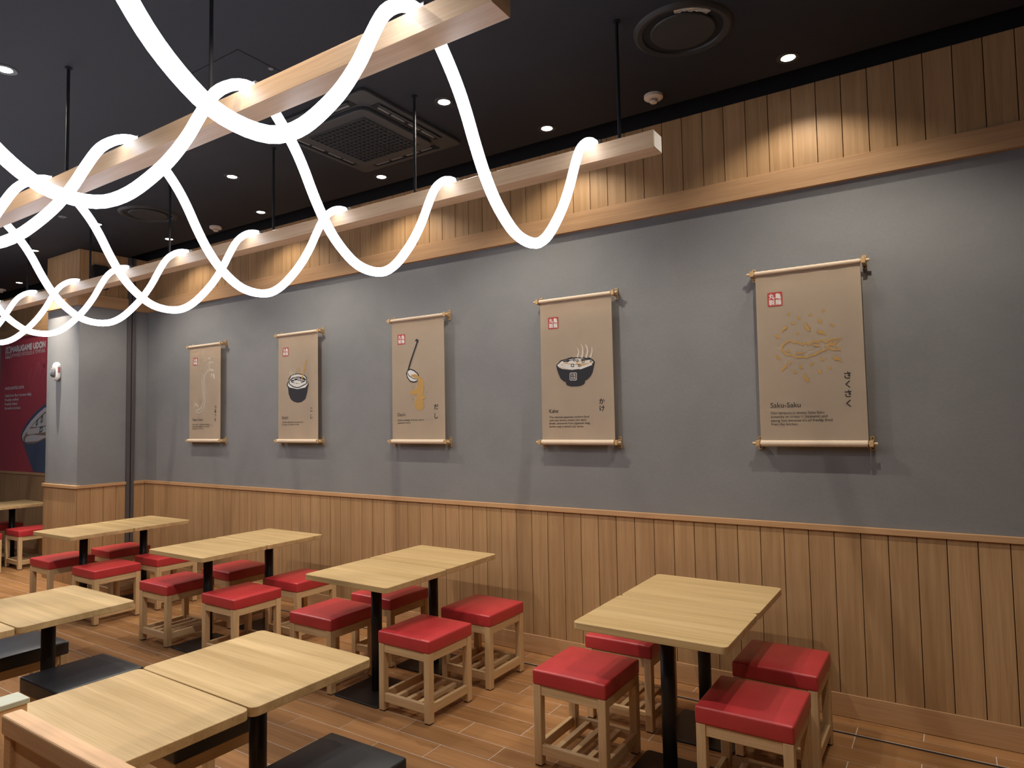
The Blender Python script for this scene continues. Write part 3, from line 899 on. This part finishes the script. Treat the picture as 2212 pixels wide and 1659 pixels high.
ART={5:[('s','tan',[(0.0948,0.581),(0.0833,0.5916),(0.0702,0.5985),(0.0456,0.5857),(0.0299,0.5958),(0.0048,0.5771),(-0.0166,0.5876),(-0.0307,0.5784),(-0.0644,0.5988),(-0.0744,0.5921),(-0.1044,0.6095),(-0.1448,0.584),(-0.1506,0.5664),(-0.1421,0.5447),(-0.1299,0.5288),(-0.1161,0.5234),(-0.0992,0.5237),(-0.061,0.5048),(-0.0334,0.5074),(-0.0118,0.5001),(0.005,0.5108),(0.0322,0.5148),(0.0651,0.5345),(0.0852,0.538),(0.0998,0.5509)],0.0099,0.0099),('s','tan',[(0.0948,0.581),(0.1206,0.5993),(0.1729,0.5997),(0.1379,0.5713),(0.1063,0.5694)],0.0087,0.0087),('s','tan',[(0.1321,0.5891),(0.1063,0.5694),(0.0986,0.5627),(0.1081,0.5474),(0.1287,0.5358),(0.1639,0.5353),(0.135,0.5643),(0.1062,0.5679)],0.0087,0.0087),('f','tan',[(-0.0978,0.7651),(-0.0989,0.7598),(-0.1016,0.7561),(-0.1052,0.755),(-0.1087,0.7568),(-0.1111,0.761),(-0.1118,0.7665),(-0.1107,0.7718),(-0.108,0.7755),(-0.1044,0.7766),(-0.101,0.7748),(-0.0985,0.7705)]),('f','tan',[(-0.0411,0.7403),(-0.0394,0.7335),(-0.0397,0.728),(-0.0418,0.7252),(-0.0453,0.7258),(-0.0491,0.7297),(-0.0523,0.7358),(-0.054,0.7426),(-0.0538,0.7482),(-0.0516,0.751),(-0.0481,0.7504),(-0.0443,0.7465)]),('f','tan',[(0.0266,0.7527),(0.0258,0.7489),(0.0222,0.7456),(0.0169,0.7436),(0.0111,0.7435),(0.0065,0.7453),(0.0043,0.7485),(0.0051,0.7523),(0.0087,0.7556),(0.014,0.7576),(0.0198,0.7577),(0.0244,0.7559)]),('f','tan',[(0.0932,0.77),(0.0935,0.7662),(0.0915,0.7622),(0.0877,0.7592),(0.083,0.7578),(0.0788,0.7586),(0.0762,0.7612),(0.0759,0.765),(0.0779,0.7689),(0.0818,0.772),(0.0864,0.7733),(0.0906,0.7726)]),('f','tan',[(0.142,0.6727),(0.1391,0.6709),(0.1339,0.6715),(0.1277,0.6743),(0.1222,0.6787),(0.1189,0.6834),(0.1187,0.6871),(0.1216,0.6889),(0.1269,0.6883),(0.133,0.6854),(0.1385,0.6811),(0.1417,0.6764)]),('f','tan',[(-0.068,0.7025),(-0.0707,0.7003),(-0.0759,0.7003),(-0.0821,0.7024),(-0.0877,0.7061),(-0.0912,0.7104),(-0.0916,0.7142),(-0.0889,0.7164),(-0.0837,0.7164),(-0.0774,0.7143),(-0.0718,0.7106),(-0.0684,0.7063)]),('f','tan',[(-0.0506,0.6465),(-0.0513,0.6425),(-0.0544,0.6394),(-0.0589,0.6378),(-0.0637,0.6384),(-0.0675,0.6409),(-0.0692,0.6446),(-0.0684,0.6486),(-0.0654,0.6518),(-0.0608,0.6533),(-0.0561,0.6527),(-0.0523,0.6503)]),('f','tan',[(-0.1007,0.476),(-0.1019,0.4707),(-0.1047,0.4669),(-0.1084,0.4657),(-0.112,0.4674),(-0.1145,0.4715),(-0.1153,0.4769),(-0.1141,0.4822),(-0.1113,0.486),(-0.1076,0.4872),(-0.104,0.4855),(-0.1015,0.4814)]),('f','tan',[(-0.043,0.4512),(-0.0419,0.4442),(-0.0427,0.4384),(-0.0453,0.4356),(-0.049,0.4364),(-0.0528,0.4406),(-0.0556,0.4471),(-0.0568,0.4542),(-0.0559,0.4599),(-0.0533,0.4628),(-0.0497,0.462),(-0.0459,0.4577)]),('f','tan',[(-0.0699,0.4143),(-0.0727,0.412),(-0.0781,0.4118),(-0.0845,0.4138),(-0.0904,0.4174),(-0.0941,0.4216),(-0.0946,0.4254),(-0.0917,0.4276),(-0.0864,0.4278),(-0.0799,0.4258),(-0.0741,0.4223),(-0.0704,0.418)]),('f','tan',[(0.1179,0.4261),(0.1151,0.4245),(0.11,0.4251),(0.1038,0.4278),(0.0983,0.4319),(0.0949,0.4362),(0.0946,0.4397),(0.0973,0.4414),(0.1025,0.4407),(0.1087,0.438),(0.1142,0.4339),(0.1175,0.4296)]),('f','tan',[(0.0235,0.463),(0.0226,0.459),(0.0193,0.4558),(0.0143,0.4541),(0.0091,0.4545),(0.005,0.4567),(0.0032,0.4604),(0.0041,0.4643),(0.0075,0.4676),(0.0124,0.4693),(0.0177,0.4689),(0.0217,0.4666)]),('f','tan',[(0.0807,0.4872),(0.0798,0.483),(0.0765,0.4796),(0.0717,0.4778),(0.0665,0.4783),(0.0625,0.4808),(0.0607,0.4847),(0.0615,0.4889),(0.0648,0.4923),(0.0697,0.494),(0.0748,0.4936),(0.0789,0.4911)]),('f','tan',[(-0.1035,0.5386),(-0.1071,0.5367),(-0.1125,0.5376),(-0.1182,0.5411),(-0.1227,0.5463),(-0.1249,0.5517),(-0.124,0.5559),(-0.1205,0.5577),(-0.1151,0.5568),(-0.1094,0.5533),(-0.1048,0.5481),(-0.1027,0.5428)]),('f','tan',[(-0.159,0.4989),(-0.1633,0.498),(-0.1693,0.5009),(-0.1757,0.5068),(-0.1806,0.514),(-0.1827,0.5207),(-0.1815,0.5251),(-0.1772,0.5259),(-0.1711,0.523),(-0.1648,0.5171),(-0.1599,0.5099),(-0.1578,0.5032)]),('f','tan',[(-0.1625,0.6264),(-0.167,0.6258),(-0.173,0.6292),(-0.179,0.6357),(-0.1832,0.6435),(-0.1846,0.6506),(-0.1828,0.655),(-0.1783,0.6555),(-0.1722,0.6521),(-0.1663,0.6456),(-0.1621,0.6378),(-0.1607,0.6307)]),('f','tan',[(0.0577,0.7243),(0.0671,0.7248),(0.0771,0.7077),(0.074,0.6948),(0.0541,0.7011),(0.0586,0.7124)]),('f','tan',[(-0.1306,0.7004),(-0.1207,0.701),(-0.1129,0.6838),(-0.1302,0.6733),(-0.1407,0.6591),(-0.1476,0.6627),(-0.1442,0.6775),(-0.1283,0.6882)]),('f','tan',[(-0.0149,0.7046),(-0.0053,0.7052),(-0.0033,0.6872),(0.0113,0.677),(0.0069,0.6685),(0.0159,0.6559),(-0.0004,0.6544),(-0.0159,0.678)]),('f','tan',[(0.0413,0.6478),(0.0524,0.6571),(0.0802,0.6488),(0.0967,0.6284),(0.0911,0.6216),(0.0756,0.6346),(0.0569,0.6333),(0.0533,0.6453)]),('f','tan',[(-0.1407,0.4665),(-0.1294,0.4673),(-0.123,0.4504),(-0.1402,0.4409),(-0.1507,0.4265),(-0.1576,0.4314),(-0.1512,0.449),(-0.1383,0.4558)]),('f','tan',[(-0.0317,0.4082),(-0.0221,0.4078),(-0.0201,0.3885),(-0.0054,0.3804),(-0.0098,0.3718),(-0.0008,0.3596),(-0.0171,0.3589),(-0.0326,0.3832)]),('f','tan',[(0.045,0.4305),(0.0557,0.4299),(0.0645,0.4163),(0.0613,0.4019),(0.0416,0.4103),(0.0473,0.4202)]),('f','tan',[(0.1189,0.4886),(0.1324,0.4979),(0.1557,0.492),(0.1729,0.4679),(0.1688,0.4624),(0.1525,0.4778),(0.1354,0.4746),(0.1319,0.4849)]),('f','tan',[(-0.0721,0.5427),(-0.0654,0.5348),(-0.0489,0.5322),(-0.0324,0.534),(-0.0215,0.5318),(-0.0382,0.524),(-0.0686,0.5252)]),('f','tan',[(0.0195,0.5716),(0.0319,0.578),(0.0518,0.5721),(0.0568,0.5614),(0.0447,0.5609),(0.0288,0.5679)])],4:[('f','dark',[(-0.1599,0.5558),(-0.1216,0.589),(-0.0739,0.5977),(-0.0473,0.6043),(-0.0267,0.6064),(-0.0152,0.6022),(0.0023,0.6044),(0.1109,0.594),(0.1359,0.5791),(0.1508,0.5603),(0.1399,0.5203),(0.1306,0.4877),(0.1159,0.463),(0.0928,0.4438),(0.0697,0.4321),(0.0679,0.4168),(0.0577,0.407),(0.0317,0.3979),(0.0057,0.3964),(-0.0379,0.3969),(-0.0699,0.4048),(-0.0814,0.4157),(-0.0826,0.4287),(-0.1016,0.4374),(-0.1249,0.4568),(-0.142,0.4917),(-0.1532,0.5239)]),('f','white',[(-0.1518,0.5541),(-0.1159,0.5808),(-0.0741,0.5894),(-0.0037,0.5958),(0.0539,0.5926),(0.1162,0.5808),(0.141,0.5597),(0.1093,0.5348),(0.052,0.5189),(-0.0349,0.5157),(-0.1083,0.5253),(-0.1349,0.5373)]),('f','tan2',[(-0.1333,0.5411),(-0.1134,0.561),(-0.0864,0.5724),(-0.0041,0.5816),(0.082,0.5748),(0.137,0.5599),(0.1094,0.5361),(0.052,0.5207),(-0.0348,0.5178),(-0.1024,0.5263)]),('s','white',[(-0.106,0.56),(-0.0371,0.5434)],0.0147,0.0147),('s','white',[(-0.1251,0.5472),(-0.0492,0.5264)],0.0147,0.0147),('s','white',[(-0.0333,0.5193),(0.0239,0.5424)],0.0119,0.0119),('s','white',[(0.0305,0.5219),(0.1266,0.5491)],0.017,0.017),('s','white',[(-0.0628,0.5709),(0.0041,0.5616)],0.0156,0.0156),('s','white',[(-0.048,0.5752),(0.0422,0.5825)],0.013,0.013),('s','white',[(0.0186,0.5633),(0.1101,0.5628)],0.0129,0.0129),('s','dark',[(-0.0172,0.5366),(-0.0368,0.5392),(-0.0347,0.5567),(-0.015,0.554),(-0.0172,0.5366)],0.0047,0.0047),('s','dark',[(-0.0579,0.5758),(-0.0745,0.5768),(-0.0742,0.5915),(-0.0575,0.5905),(-0.0579,0.5758)],0.0047,0.0047),('s','dark',[(-0.0007,0.5814),(-0.0144,0.5753),(-0.0219,0.5878),(-0.0082,0.5939),(-0.0007,0.5814)],0.0046,0.0046),('s','dark',[(0.0182,0.5713),(0.0067,0.5758),(0.0112,0.5858),(0.0226,0.5813),(0.0182,0.5713)],0.0046,0.0046),('s','dark',[(0.0673,0.5617),(0.0504,0.5628),(0.0507,0.578),(0.0677,0.5769),(0.0673,0.5617)],0.0046,0.0046),('s','dark',[(0.0341,0.5356),(0.0202,0.5364),(0.0206,0.5488),(0.0344,0.548),(0.0341,0.5356)],0.0046,0.0046),('s','steam',[(0.0122,0.6724),(0.0225,0.6587),(0.0263,0.6377),(0.0138,0.6011)],0.0036,0.0145),('s','steam',[(0.0421,0.6926),(0.0581,0.6664),(0.0602,0.6354),(0.0468,0.5964)],0.0045,0.0181),('s','steam',[(0.0779,0.6914),(0.0943,0.6637),(0.0955,0.6329),(0.0819,0.5941)],0.0045,0.0179),('s','steam',[(0.1215,0.6732),(0.1317,0.6533),(0.1282,0.628),(0.116,0.5944)],0.0038,0.0153),('s','white',[(-0.0437,0.4926),(0.0009,0.4921),(0.0051,0.4872),(0.0034,0.4442),(-0.0013,0.4405),(-0.0449,0.4426),(-0.0489,0.4467),(-0.0478,0.4889),(-0.0437,0.4926)],0.0041,0.0041)],3:[('s','dark',[(0.0065,0.8432),(-0.0017,0.8199),(-0.078,0.66),(-0.1017,0.5974)],0.0164,0.0164),('f','dark',[(-0.026,0.8406),(-0.0061,0.8563),(0.0153,0.8448),(0.014,0.8224),(-0.0094,0.834)]),('f','white',[(-0.1087,0.5941),(-0.0786,0.6059),(-0.0343,0.59),(0.0047,0.5618),(0.0121,0.5353),(0.002,0.5061),(-0.0355,0.4951),(-0.0799,0.5061),(-0.1124,0.5415),(-0.119,0.572)]),('f','tan',[(-0.0793,0.5511),(-0.0544,0.5596),(-0.0199,0.5608),(0.0142,0.5464),(0.0061,0.5245),(-0.0301,0.5285)]),('s','dark',[(-0.1108,0.5927),(-0.0786,0.6059),(-0.0343,0.59),(0.0066,0.5594),(0.0122,0.5428)],0.0098,0.0098),('s','dark',[(0.006,0.517),(-0.0059,0.5027),(-0.0404,0.4953),(-0.0799,0.5046),(-0.1124,0.5377),(-0.121,0.5721),(-0.1087,0.5925)],0.0097,0.0097),('s','dark',[(-0.1139,0.5778),(-0.0893,0.5479),(-0.0401,0.523),(0.0041,0.5194)],0.0068,0.0068),('f','tan',[(0.0142,0.5427),(0.048,0.5224),(0.0688,0.4882),(0.071,0.4363),(0.0508,0.3765),(0.0779,0.3771),(0.0892,0.362),(0.0601,0.3482),(0.0485,0.35),(0.0674,0.3184),(0.0669,0.2816),(0.0375,0.2558),(0.0006,0.2595),(-0.0332,0.2915),(-0.0357,0.3251),(-0.0128,0.3541),(-0.0073,0.3948),(-0.0566,0.3891),(-0.0842,0.3991),(-0.084,0.4185),(-0.0364,0.4294),(-0.0066,0.4506),(0.0037,0.4911),(-0.0008,0.5211)]),('f','tan',[(-0.0469,0.45),(-0.0487,0.4438),(-0.053,0.4413),(-0.0571,0.4441),(-0.0588,0.4505),(-0.057,0.4568),(-0.0527,0.4592),(-0.0486,0.4564)]),('f','tan',[(-0.028,0.4664),(-0.0295,0.4628),(-0.033,0.4614),(-0.0364,0.4631),(-0.0378,0.4668),(-0.0363,0.4705),(-0.0328,0.4718),(-0.0294,0.4702)]),('f','tan',[(-0.0374,0.3497),(-0.0398,0.3434),(-0.0454,0.341),(-0.0509,0.3438),(-0.0532,0.3502),(-0.0508,0.3564),(-0.0452,0.3589),(-0.0396,0.3561)]),('f','tan',[(0.1004,0.4072),(0.0992,0.4046),(0.0965,0.4037),(0.0938,0.4048),(0.0927,0.4075),(0.0939,0.41),(0.0966,0.411),(0.0993,0.4098)])],2:[('f','dark',[(-0.1438,0.5721),(-0.1606,0.5375),(-0.139,0.5131),(-0.1318,0.4541),(-0.1019,0.4024),(-0.0605,0.3778),(-0.0017,0.3644),(0.0565,0.369),(0.1084,0.3958),(0.1348,0.4523),(0.1452,0.4977),(0.1601,0.5353),(0.1316,0.5672)]),('f','white',[(-0.1342,0.5638),(-0.1462,0.5369),(-0.1138,0.5144),(-0.0016,0.4944),(0.1086,0.5053),(0.1464,0.5359),(0.1304,0.5581)]),('f','dark',[(-0.1318,0.6029),(-0.1258,0.5478),(-0.0663,0.5156),(-0.0016,0.5036),(0.074,0.5098),(0.1315,0.5381),(0.134,0.5977),(0.0915,0.6306),(-0.0014,0.647),(-0.09,0.6361)]),('f','white',[(-0.1174,0.5944),(-0.1126,0.5511),(-0.0604,0.5247),(-0.0016,0.5137),(0.0682,0.5193),(0.1213,0.5447),(0.1236,0.5944),(0.0857,0.6232),(-0.0015,0.6385),(-0.0841,0.6279)]),('f','dark',[(-0.1138,0.5903),(-0.0722,0.6094),(-0.0015,0.6152),(0.0799,0.6065),(0.1213,0.5845),(0.1029,0.5608),(0.0451,0.548),(-0.0133,0.5468),(-0.0841,0.5616)]),('s','white',[(-0.09,0.5853),(-0.0367,0.6022),(0.0452,0.5982),(0.0914,0.5844)],0.007,0.007),('s','white',[(-0.0722,0.5961),(-0.0132,0.5661),(0.0683,0.5663)],0.007,0.007),('s','white',[(-0.0604,0.5644),(0.0219,0.5877),(0.0972,0.5726)],0.007,0.007),('s','white',[(-0.0722,0.5727),(-0.0368,0.5594),(-0.0368,0.5517)],0.007,0.007),('s','tan',[(0.1263,0.7671),(0.0602,0.5821)],0.02,0.0169),('s','steam',[(-0.1103,0.7115),(-0.0983,0.6717),(-0.1174,0.6257)],0.0039,0.0102),('s','steam',[(-0.084,0.7335),(-0.0651,0.6855),(-0.0864,0.632)],0.0039,0.0102),('s','steam',[(-0.0532,0.72),(-0.0367,0.6761),(-0.0509,0.6341)],0.0039,0.0101),('s','tan',[(-0.0131,0.6943),(-0.0108,0.6669),(-0.0226,0.6481)],0.0047,0.0062),('s','tan',[(0.008,0.7086),(0.015,0.6733),(0.0009,0.6275)],0.0047,0.0062),('s','tan',[(0.0267,0.6959),(0.0336,0.6723),(0.0266,0.6494)],0.0046,0.0062)],1:[('s','steam',[(0.1106,0.8462),(0.0313,0.8039),(-0.0323,0.7208),(-0.057,0.6431),(-0.0397,0.5478),(-0.0159,0.4762),(-0.0232,0.4058),(-0.0711,0.352),(-0.1253,0.3335),(-0.1526,0.3302),(-0.1633,0.3106),(-0.1316,0.2966),(-0.0571,0.3124),(0.0027,0.3737),(0.0257,0.4669),(0.0032,0.5618),(-0.0111,0.641),(0.0149,0.7105),(0.0719,0.7483),(0.1576,0.7498)],0.0078,0.0078),('s','steam',[(0.1106,0.8462),(0.1817,0.8262),(0.1616,0.7496),(0.0849,0.7695),(0.1106,0.8462)],0.0086,0.0086),('s','steam',[(0.0849,0.7695),(0.0081,0.7187),(-0.0313,0.6419),(-0.0127,0.5467),(0.0043,0.4677),(-0.0097,0.4054),(-0.0576,0.3517),(-0.1277,0.3099),(-0.1457,0.33)],0.0063,0.0063),('f','steam',[(0.0964,0.8865),(0.1026,0.8795),(0.1025,0.8735),(0.0963,0.8708),(0.0862,0.8724),(0.0762,0.8778),(0.07,0.8848),(0.0701,0.8908),(0.0764,0.8935),(0.0864,0.8919)]),('f','steam',[(0.1398,0.7002),(0.1374,0.6866),(0.1309,0.6784),(0.1228,0.6788),(0.1161,0.6877),(0.1134,0.7015),(0.1158,0.7152),(0.1223,0.7233),(0.1304,0.7229),(0.1371,0.7141)]),('f','steam',[(0.1856,0.6875),(0.1873,0.6682),(0.1824,0.6561),(0.1728,0.6558),(0.1622,0.6674),(0.1545,0.6865),(0.1528,0.7058),(0.1577,0.718),(0.1673,0.7183),(0.1779,0.7066)]),('f','steam',[(-0.1576,0.3887),(-0.1629,0.3761),(-0.1709,0.3688),(-0.1784,0.3697),(-0.1827,0.3783),(-0.1821,0.3914),(-0.1768,0.404),(-0.1688,0.4112),(-0.1612,0.4104),(-0.1569,0.4018)]),('f','steam',[(-0.1207,0.3844),(-0.1122,0.373),(-0.111,0.3648),(-0.1175,0.3627),(-0.1293,0.3677),(-0.1419,0.3778),(-0.1505,0.3892),(-0.1518,0.3975),(-0.1452,0.3995),(-0.1333,0.3945)]),('f','steam',[(-0.1775,0.349),(-0.1791,0.3453),(-0.1832,0.3431),(-0.1883,0.3432),(-0.1925,0.3456),(-0.1941,0.3494),(-0.1925,0.3531),(-0.1884,0.3553),(-0.1833,0.3552),(-0.1792,0.3528)])]}
BANNERS = {
 1: dict(x=-6.712, who='one long white noodle', title='Tsuru-Tsuru', tw=0.198, bw=0.325, kana='つるつる',
         kz=(0.3573, 0.3126, 0.2687, 0.2225), kh=0.035,
         body=['Our noodle is a smooth and slippery', 'and refreshed feeling in your mouth', '(we say, "Tsuru Tsuru").']),
 2: dict(x=-5.190, who='a steaming bucket of noodles', title='Koshi', tw=0.088, bw=0.308, kana='こし', kz=(0.2944, 0.2299), kh=0.040,
         body=['A sense of body or firmness that is', 'the sign of a perfect noodle.']),
 3: dict(x=-3.680, who='a ladle pouring broth', title='Dashi', tw=0.088, bw=0.291, kana='だし', kz=(0.2835, 0.2095), kh=0.044,
         body=['Dashi is a family of stocks used in', 'Japanese cuisine.']),
 4: dict(x=-2.198, who='a steaming black noodle bowl', title='Kake', tw=0.076, bw=0.328, kana='かけ', kz=(0.286, 0.2358), kh=0.040,
         body=['The ultimate Japanese comfort food', 'with our savory umami rich dashi', 'broth, simmered from Japanese kelp,', 'bonito and aromatic soy sauce.']),
 5: dict(x=-0.665, who='a piece of tempura and crumbs', title='Saku-Saku', tw=0.168, bw=0.335, kana='さくさく', kz=(0.3882, 0.336, 0.2835, 0.2278), kh=0.041,
         body=['Our tempura is always Saku Saku', '(crunchy or crispy in Japanese) and', "piping hot, because it's all freshly fried", 'from the kitchen.']),
}
KB4 = (-0.0448, 0.4919, 0.0011, 0.4430)
BW, BH, ZB = 0.572, 1.030, 1.540
Y_ROD, Y_CLOTH = -0.062, -0.054
# shared pieces
bm = bmesh.new()
NX, NZ = 24, 40
rnd = random.Random(5)
g = []
for j in range(NZ + 1):
    row = []
    for i in range(NX + 1):
        u, v = i / NX, j / NZ
        y = cloth_wave((u - 0.5) * BW, v * BH)
        x = (u - 0.5) * (BW + 0.006 * (1 - v))
        row.append(bm.verts.new((x, y, v * BH)))
    g.append(row)
for a, b in zip(g, g[1:]):
    for i in range(NX): bm.faces.new((a[i], a[i + 1], b[i + 1], b[i]))
bmesh.ops.solidify(bm, geom=bm.faces[:], thickness=0.0012)
cloth_me = mesh_from_bm(bm, 'cloth', True); cloth_me.materials.append(M['cloth'])
def hem_mesh(nm, r):
    bm = bmesh.new()
    rings = 40
    pts = [(-BW / 2 + BW * k / rings, 0.0006 * math.sin(k * 1.7), 0.0006 * math.sin(k * 2.3)) for k in range(rings + 1)]
    add_tube(bm, pts, r, 16)
    me = mesh_from_bm(bm, nm, True); me.materials.append(M['cloth']); return me
hem_top, hem_bot = hem_mesh('top_hem', 0.0130), hem_mesh('bottom_hem', 0.0185)
bm = bmesh.new(); add_cyl(bm, (-0.334, 0, 0), (0.334, 0, 0), 0.0085, n=16); dowel_me = mesh_from_bm(bm, 'dowel', True); dowel_me.materials.append(M['dowel'])
bm = bmesh.new(); add_box(bm, (-0.011, -0.008, -0.040), (0.011, 0.0, 0.040), 0.001, 1); plate_me = mesh_from_bm(bm, 'wall_plate'); plate_me.materials.append(M['clip'])
bm = bmesh.new(); add_box(bm, (-0.011, -0.078, -0.017), (0.011, -0.006, 0.017), 0.003, 2); arm_me = mesh_from_bm(bm, 'arm'); arm_me.materials.append(M['clip'])
bm = bmesh.new()
for z in (-0.029, 0.029): add_cyl(bm, (0, -0.0086, z), (0, -0.007, z), 0.0042, n=12)
hole_me = mesh_from_bm(bm, 'screw'); hole_me.materials.append(M['hole'])
for n, B in BANNERS.items():
    t = thing('hanging_scroll', 'beige cloth scroll banner printed with %s, on the grey wall' % B['who'], 'banner', (B['x'], 0, ZB), group='scroll banners')
    c = put('cloth', cloth_me, None, t, (0, Y_CLOTH, 0))
    put('top_hem', hem_top, None, t, (0, Y_ROD, BH)); put('bottom_hem', hem_bot, None, t, (0, Y_ROD, 0))
    for z in (0, BH):
        put('dowel', dowel_me, None, t, (0, Y_ROD, z))
        for s in (-1, 1):
            p = put('bracket', arm_me, None, t, (s * 0.3035, 0, z))
            put('wall_plate', plate_me, None, p); put('screws', hole_me, None, p)
    yp = -0.0016
    bm = bmesh.new()
    add_fill(bm, [(x, z) for x, z in rounded_rect(0.086, 0.086, 0.008, 3, -0.177, 0.864)], yp)
    st = flat('red_stamp', bm, 'stamp', c, True)
    bm = bmesh.new(); kanji_block(bm, -0.220, 0.907, -0.134, 0.821, yp - 0.0003, 0.0012); flat('stamp_characters', bm, 'white', st, True)
    layers = {}
    lay = 0
    for it in ART[n]:
        lay += 1
        bm = layers.setdefault((it[1]), bmesh.new())
        y = yp - 0.00003 * lay
        if it[0] == 'f': add_fill(bm, it[2], y)
        else: add_stroke(bm, it[2], y, it[3], it[4])
    if n == 4:
        kanji_block(layers['white'], *KB4, yp - 0.0013, 0.0)
    for col, bm in layers.items():
        flat('printed_%s' % {'tan': 'ochre', 'tan2': 'broth', 'dark': 'navy', 'white': 'white', 'steam': 'cream'}[col], bm, col, c, True)
    bm = bmesh.new()
    v, f = glyph_mesh(B['title']); s = B['tw'] / (max(p[0] for p in v) - min(p[0] for p in v))
    add_text(bm, B['title'], -0.2255, 0.2125, yp, s, s)
    wid = max(max(p[0] for p in glyph_mesh(l)[0]) - min(p[0] for p in glyph_mesh(l)[0]) for l in B['body'])
    s = B['bw'] / wid
    for k, l in enumerate(B['body']):
        add_text(bm, l, -0.2255, 0.1735 - 0.0223 * k - (0.006 if n == 1 else 0.0), yp, s, s)
    for ch, z in zip(B['kana'], B['kz']):
        v, f = glyph_mesh(ch)
        w, h = max(p[0] for p in v) - min(p[0] for p in v), max(p[1] for p in v) - min(p[1] for p in v)
        k = B['kh'] / 0.88
        add_text(bm, ch, 0.1965, z, yp, w * k, h * k, 'box', 0.0007)
    flat('lettering', bm, 'ink', c, True)

# ================================================================== RED POSTER BEYOND THE PILLAR
PX0, PX1, PZ0, PZ1 = -12.17, -9.10, Z_CAP, Z_FASCIA0
t = thing('wall_poster', 'red poster with white lettering and a noodle bowl, past the pillar', 'poster', ((PX0 + PX1) / 2, 0, PZ0))
bm = bmesh.new(); add_box(bm, (PX0, -0.006, PZ0), (PX1, -0.0005, PZ1)); bmesh.ops.translate(bm, verts=bm.verts, vec=(-(PX0 + PX1) / 2, 0, -PZ0))
sheet = obj('sheet', bm, 'poster', t)
def pflat(name, bm, mat):
    bmesh.ops.translate(bm, verts=bm.verts, vec=(-(PX0 + PX1) / 2, 0, -PZ0)); return flat(name, bm, mat, sheet)
MIR = -10.42
def full(pts):
    """bowl outline completed by its mirror image"""
    q = [p for p in pts]
    return q + [(2 * MIR - x, z) for x, z in reversed(q)]
rim = [(-10.636, 2.043), (-10.857, 1.963), (-11.066, 1.866), (-11.249, 1.758), (-11.355, 1.662), (-11.40, 1.593), (-11.364, 1.524), (-11.298, 1.469), (-11.164, 1.306), (-11.065, 1.185), (-10.985, 1.106), (-10.931, 1.078)]
bm = bmesh.new(); add_fill(bm, full(rim), -0.0068); pflat('bowl_print', bm, 'navy')
wh = [(-10.634, 1.992), (-10.854, 1.909), (-11.064, 1.811), (-11.215, 1.717), (-11.322, 1.634), (-11.354, 1.579), (-11.316, 1.517), (-11.172, 1.480), (-10.987, 1.481), (-10.776, 1.512), (-10.60, 1.559)]
br = [(-10.632, 1.932), (-10.851, 1.835), (-11.06, 1.729), (-11.196, 1.655), (-11.303, 1.572), (-11.313, 1.517), (-11.172, 1.48), (-10.987, 1.481), (-10.776, 1.512), (-10.60, 1.559)]
bm = bmesh.new(); add_fill(bm, full(wh), -0.0076)
for pts in ([(-11.059, 1.722), (-10.63, 1.905), (-10.40, 1.93), (-10.40, 1.745), (-10.623, 1.738), (-10.846, 1.72)], [(-11.196, 1.655), (-11.136, 1.695), (-10.623, 1.722), (-10.3, 1.72), (-10.3, 1.64), (-10.619, 1.645), (-11.147, 1.609), (-11.185, 1.62)], [(-11.245, 1.545), (-11.193, 1.586), (-11.023, 1.609), (-10.617, 1.599), (-10.35, 1.61), (-10.45, 1.585), (-10.616, 1.569), (-10.837, 1.519), (-11.236, 1.503)]):
    add_fill(bm, pts, -0.0092)
pflat('noodle_print', bm, 'pwhite')
bm = bmesh.new(); add_fill(bm, full(br), -0.0084); pflat('broth_print', bm, 'broth')
bm = bmesh.new()
for cx, cz, w, h in ((-10.868, 1.785, 0.055, 0.085), (-10.716, 1.828, 0.055, 0.095), (-10.735, 1.683, 0.085, 0.080)):
    add_stroke(bm, [(cx - w / 2, cz - h / 2), (cx - w / 2 + 0.012, cz + h / 2 - 0.02), (cx + w / 2, cz + h / 2), (cx + w / 2 - 0.01, cz - h / 2 + 0.02), (cx - w / 2, cz - h / 2)], -0.010, 0.022, 0.022)
pflat('scallion_print', bm, 'pgreen')
bm = bmesh.new(); rnd = random.Random(11)
for k in range(7):
    x = -11.12 + 0.10 * k + rnd.uniform(-0.03, 0.03); z = 2.10 + 0.03 * k + rnd.uniform(0, 0.1); pts = []
    for j in range(13): pts.append((x + 0.045 * math.sin(j * 0.6 + k), z + 0.035 * j))
    add_stroke(bm, pts, -0.0064, 0.012, 0.04)
pflat('steam_print', bm, 'psteam')
bm = bmesh.new()
def ptext(s, x0, x1, z0, cap, bold=0.0):
    v, f = glyph_mesh(s); w = max(p[0] for p in v) - min(p[0] for p in v)
    add_text(bm, s, x0, z0, -0.0085, (x1 - x0) / w, cap / 0.727, 'base', bold)
ptext('MARUGAME UDON', -11.795, -10.655, 2.852, 0.086, 0.010)
ptext('JAPANESE NOODLES & TEMPURA', -11.790, -10.655, 2.776, 0.056, 0.0)
ptext('HANDCRAFTED UDON.', -11.984, -11.315, 2.290, 0.044, 0.002)
for s, x1, z in (('Made from flour in-store daily.', -11.066, 2.182), ('Freshly crafted.', -11.49, 2.119), ('Freshly boiled.', -11.53, 2.056), ('Served at its best.', -11.419, 1.992)):
    ptext(s, -11.978, x1, z, 0.040, 0.002)
pflat('lettering', bm, 'pwhite')
bm = bmesh.new(); add_fill(bm, rounded_rect(0.178, 0.180, 0.012, 3, -11.907, 2.857), -0.008); lg = pflat('logo_square', bm, 'pwhite')
bm = bmesh.new(); kanji_block(bm, -11.996, 2.947, -11.818, 2.767, -0.0086, 0.002); bmesh.ops.translate(bm, verts=bm.verts, vec=(-(PX0 + PX1) / 2, 0, -PZ0)); flat('logo_characters', bm, 'poster', lg)
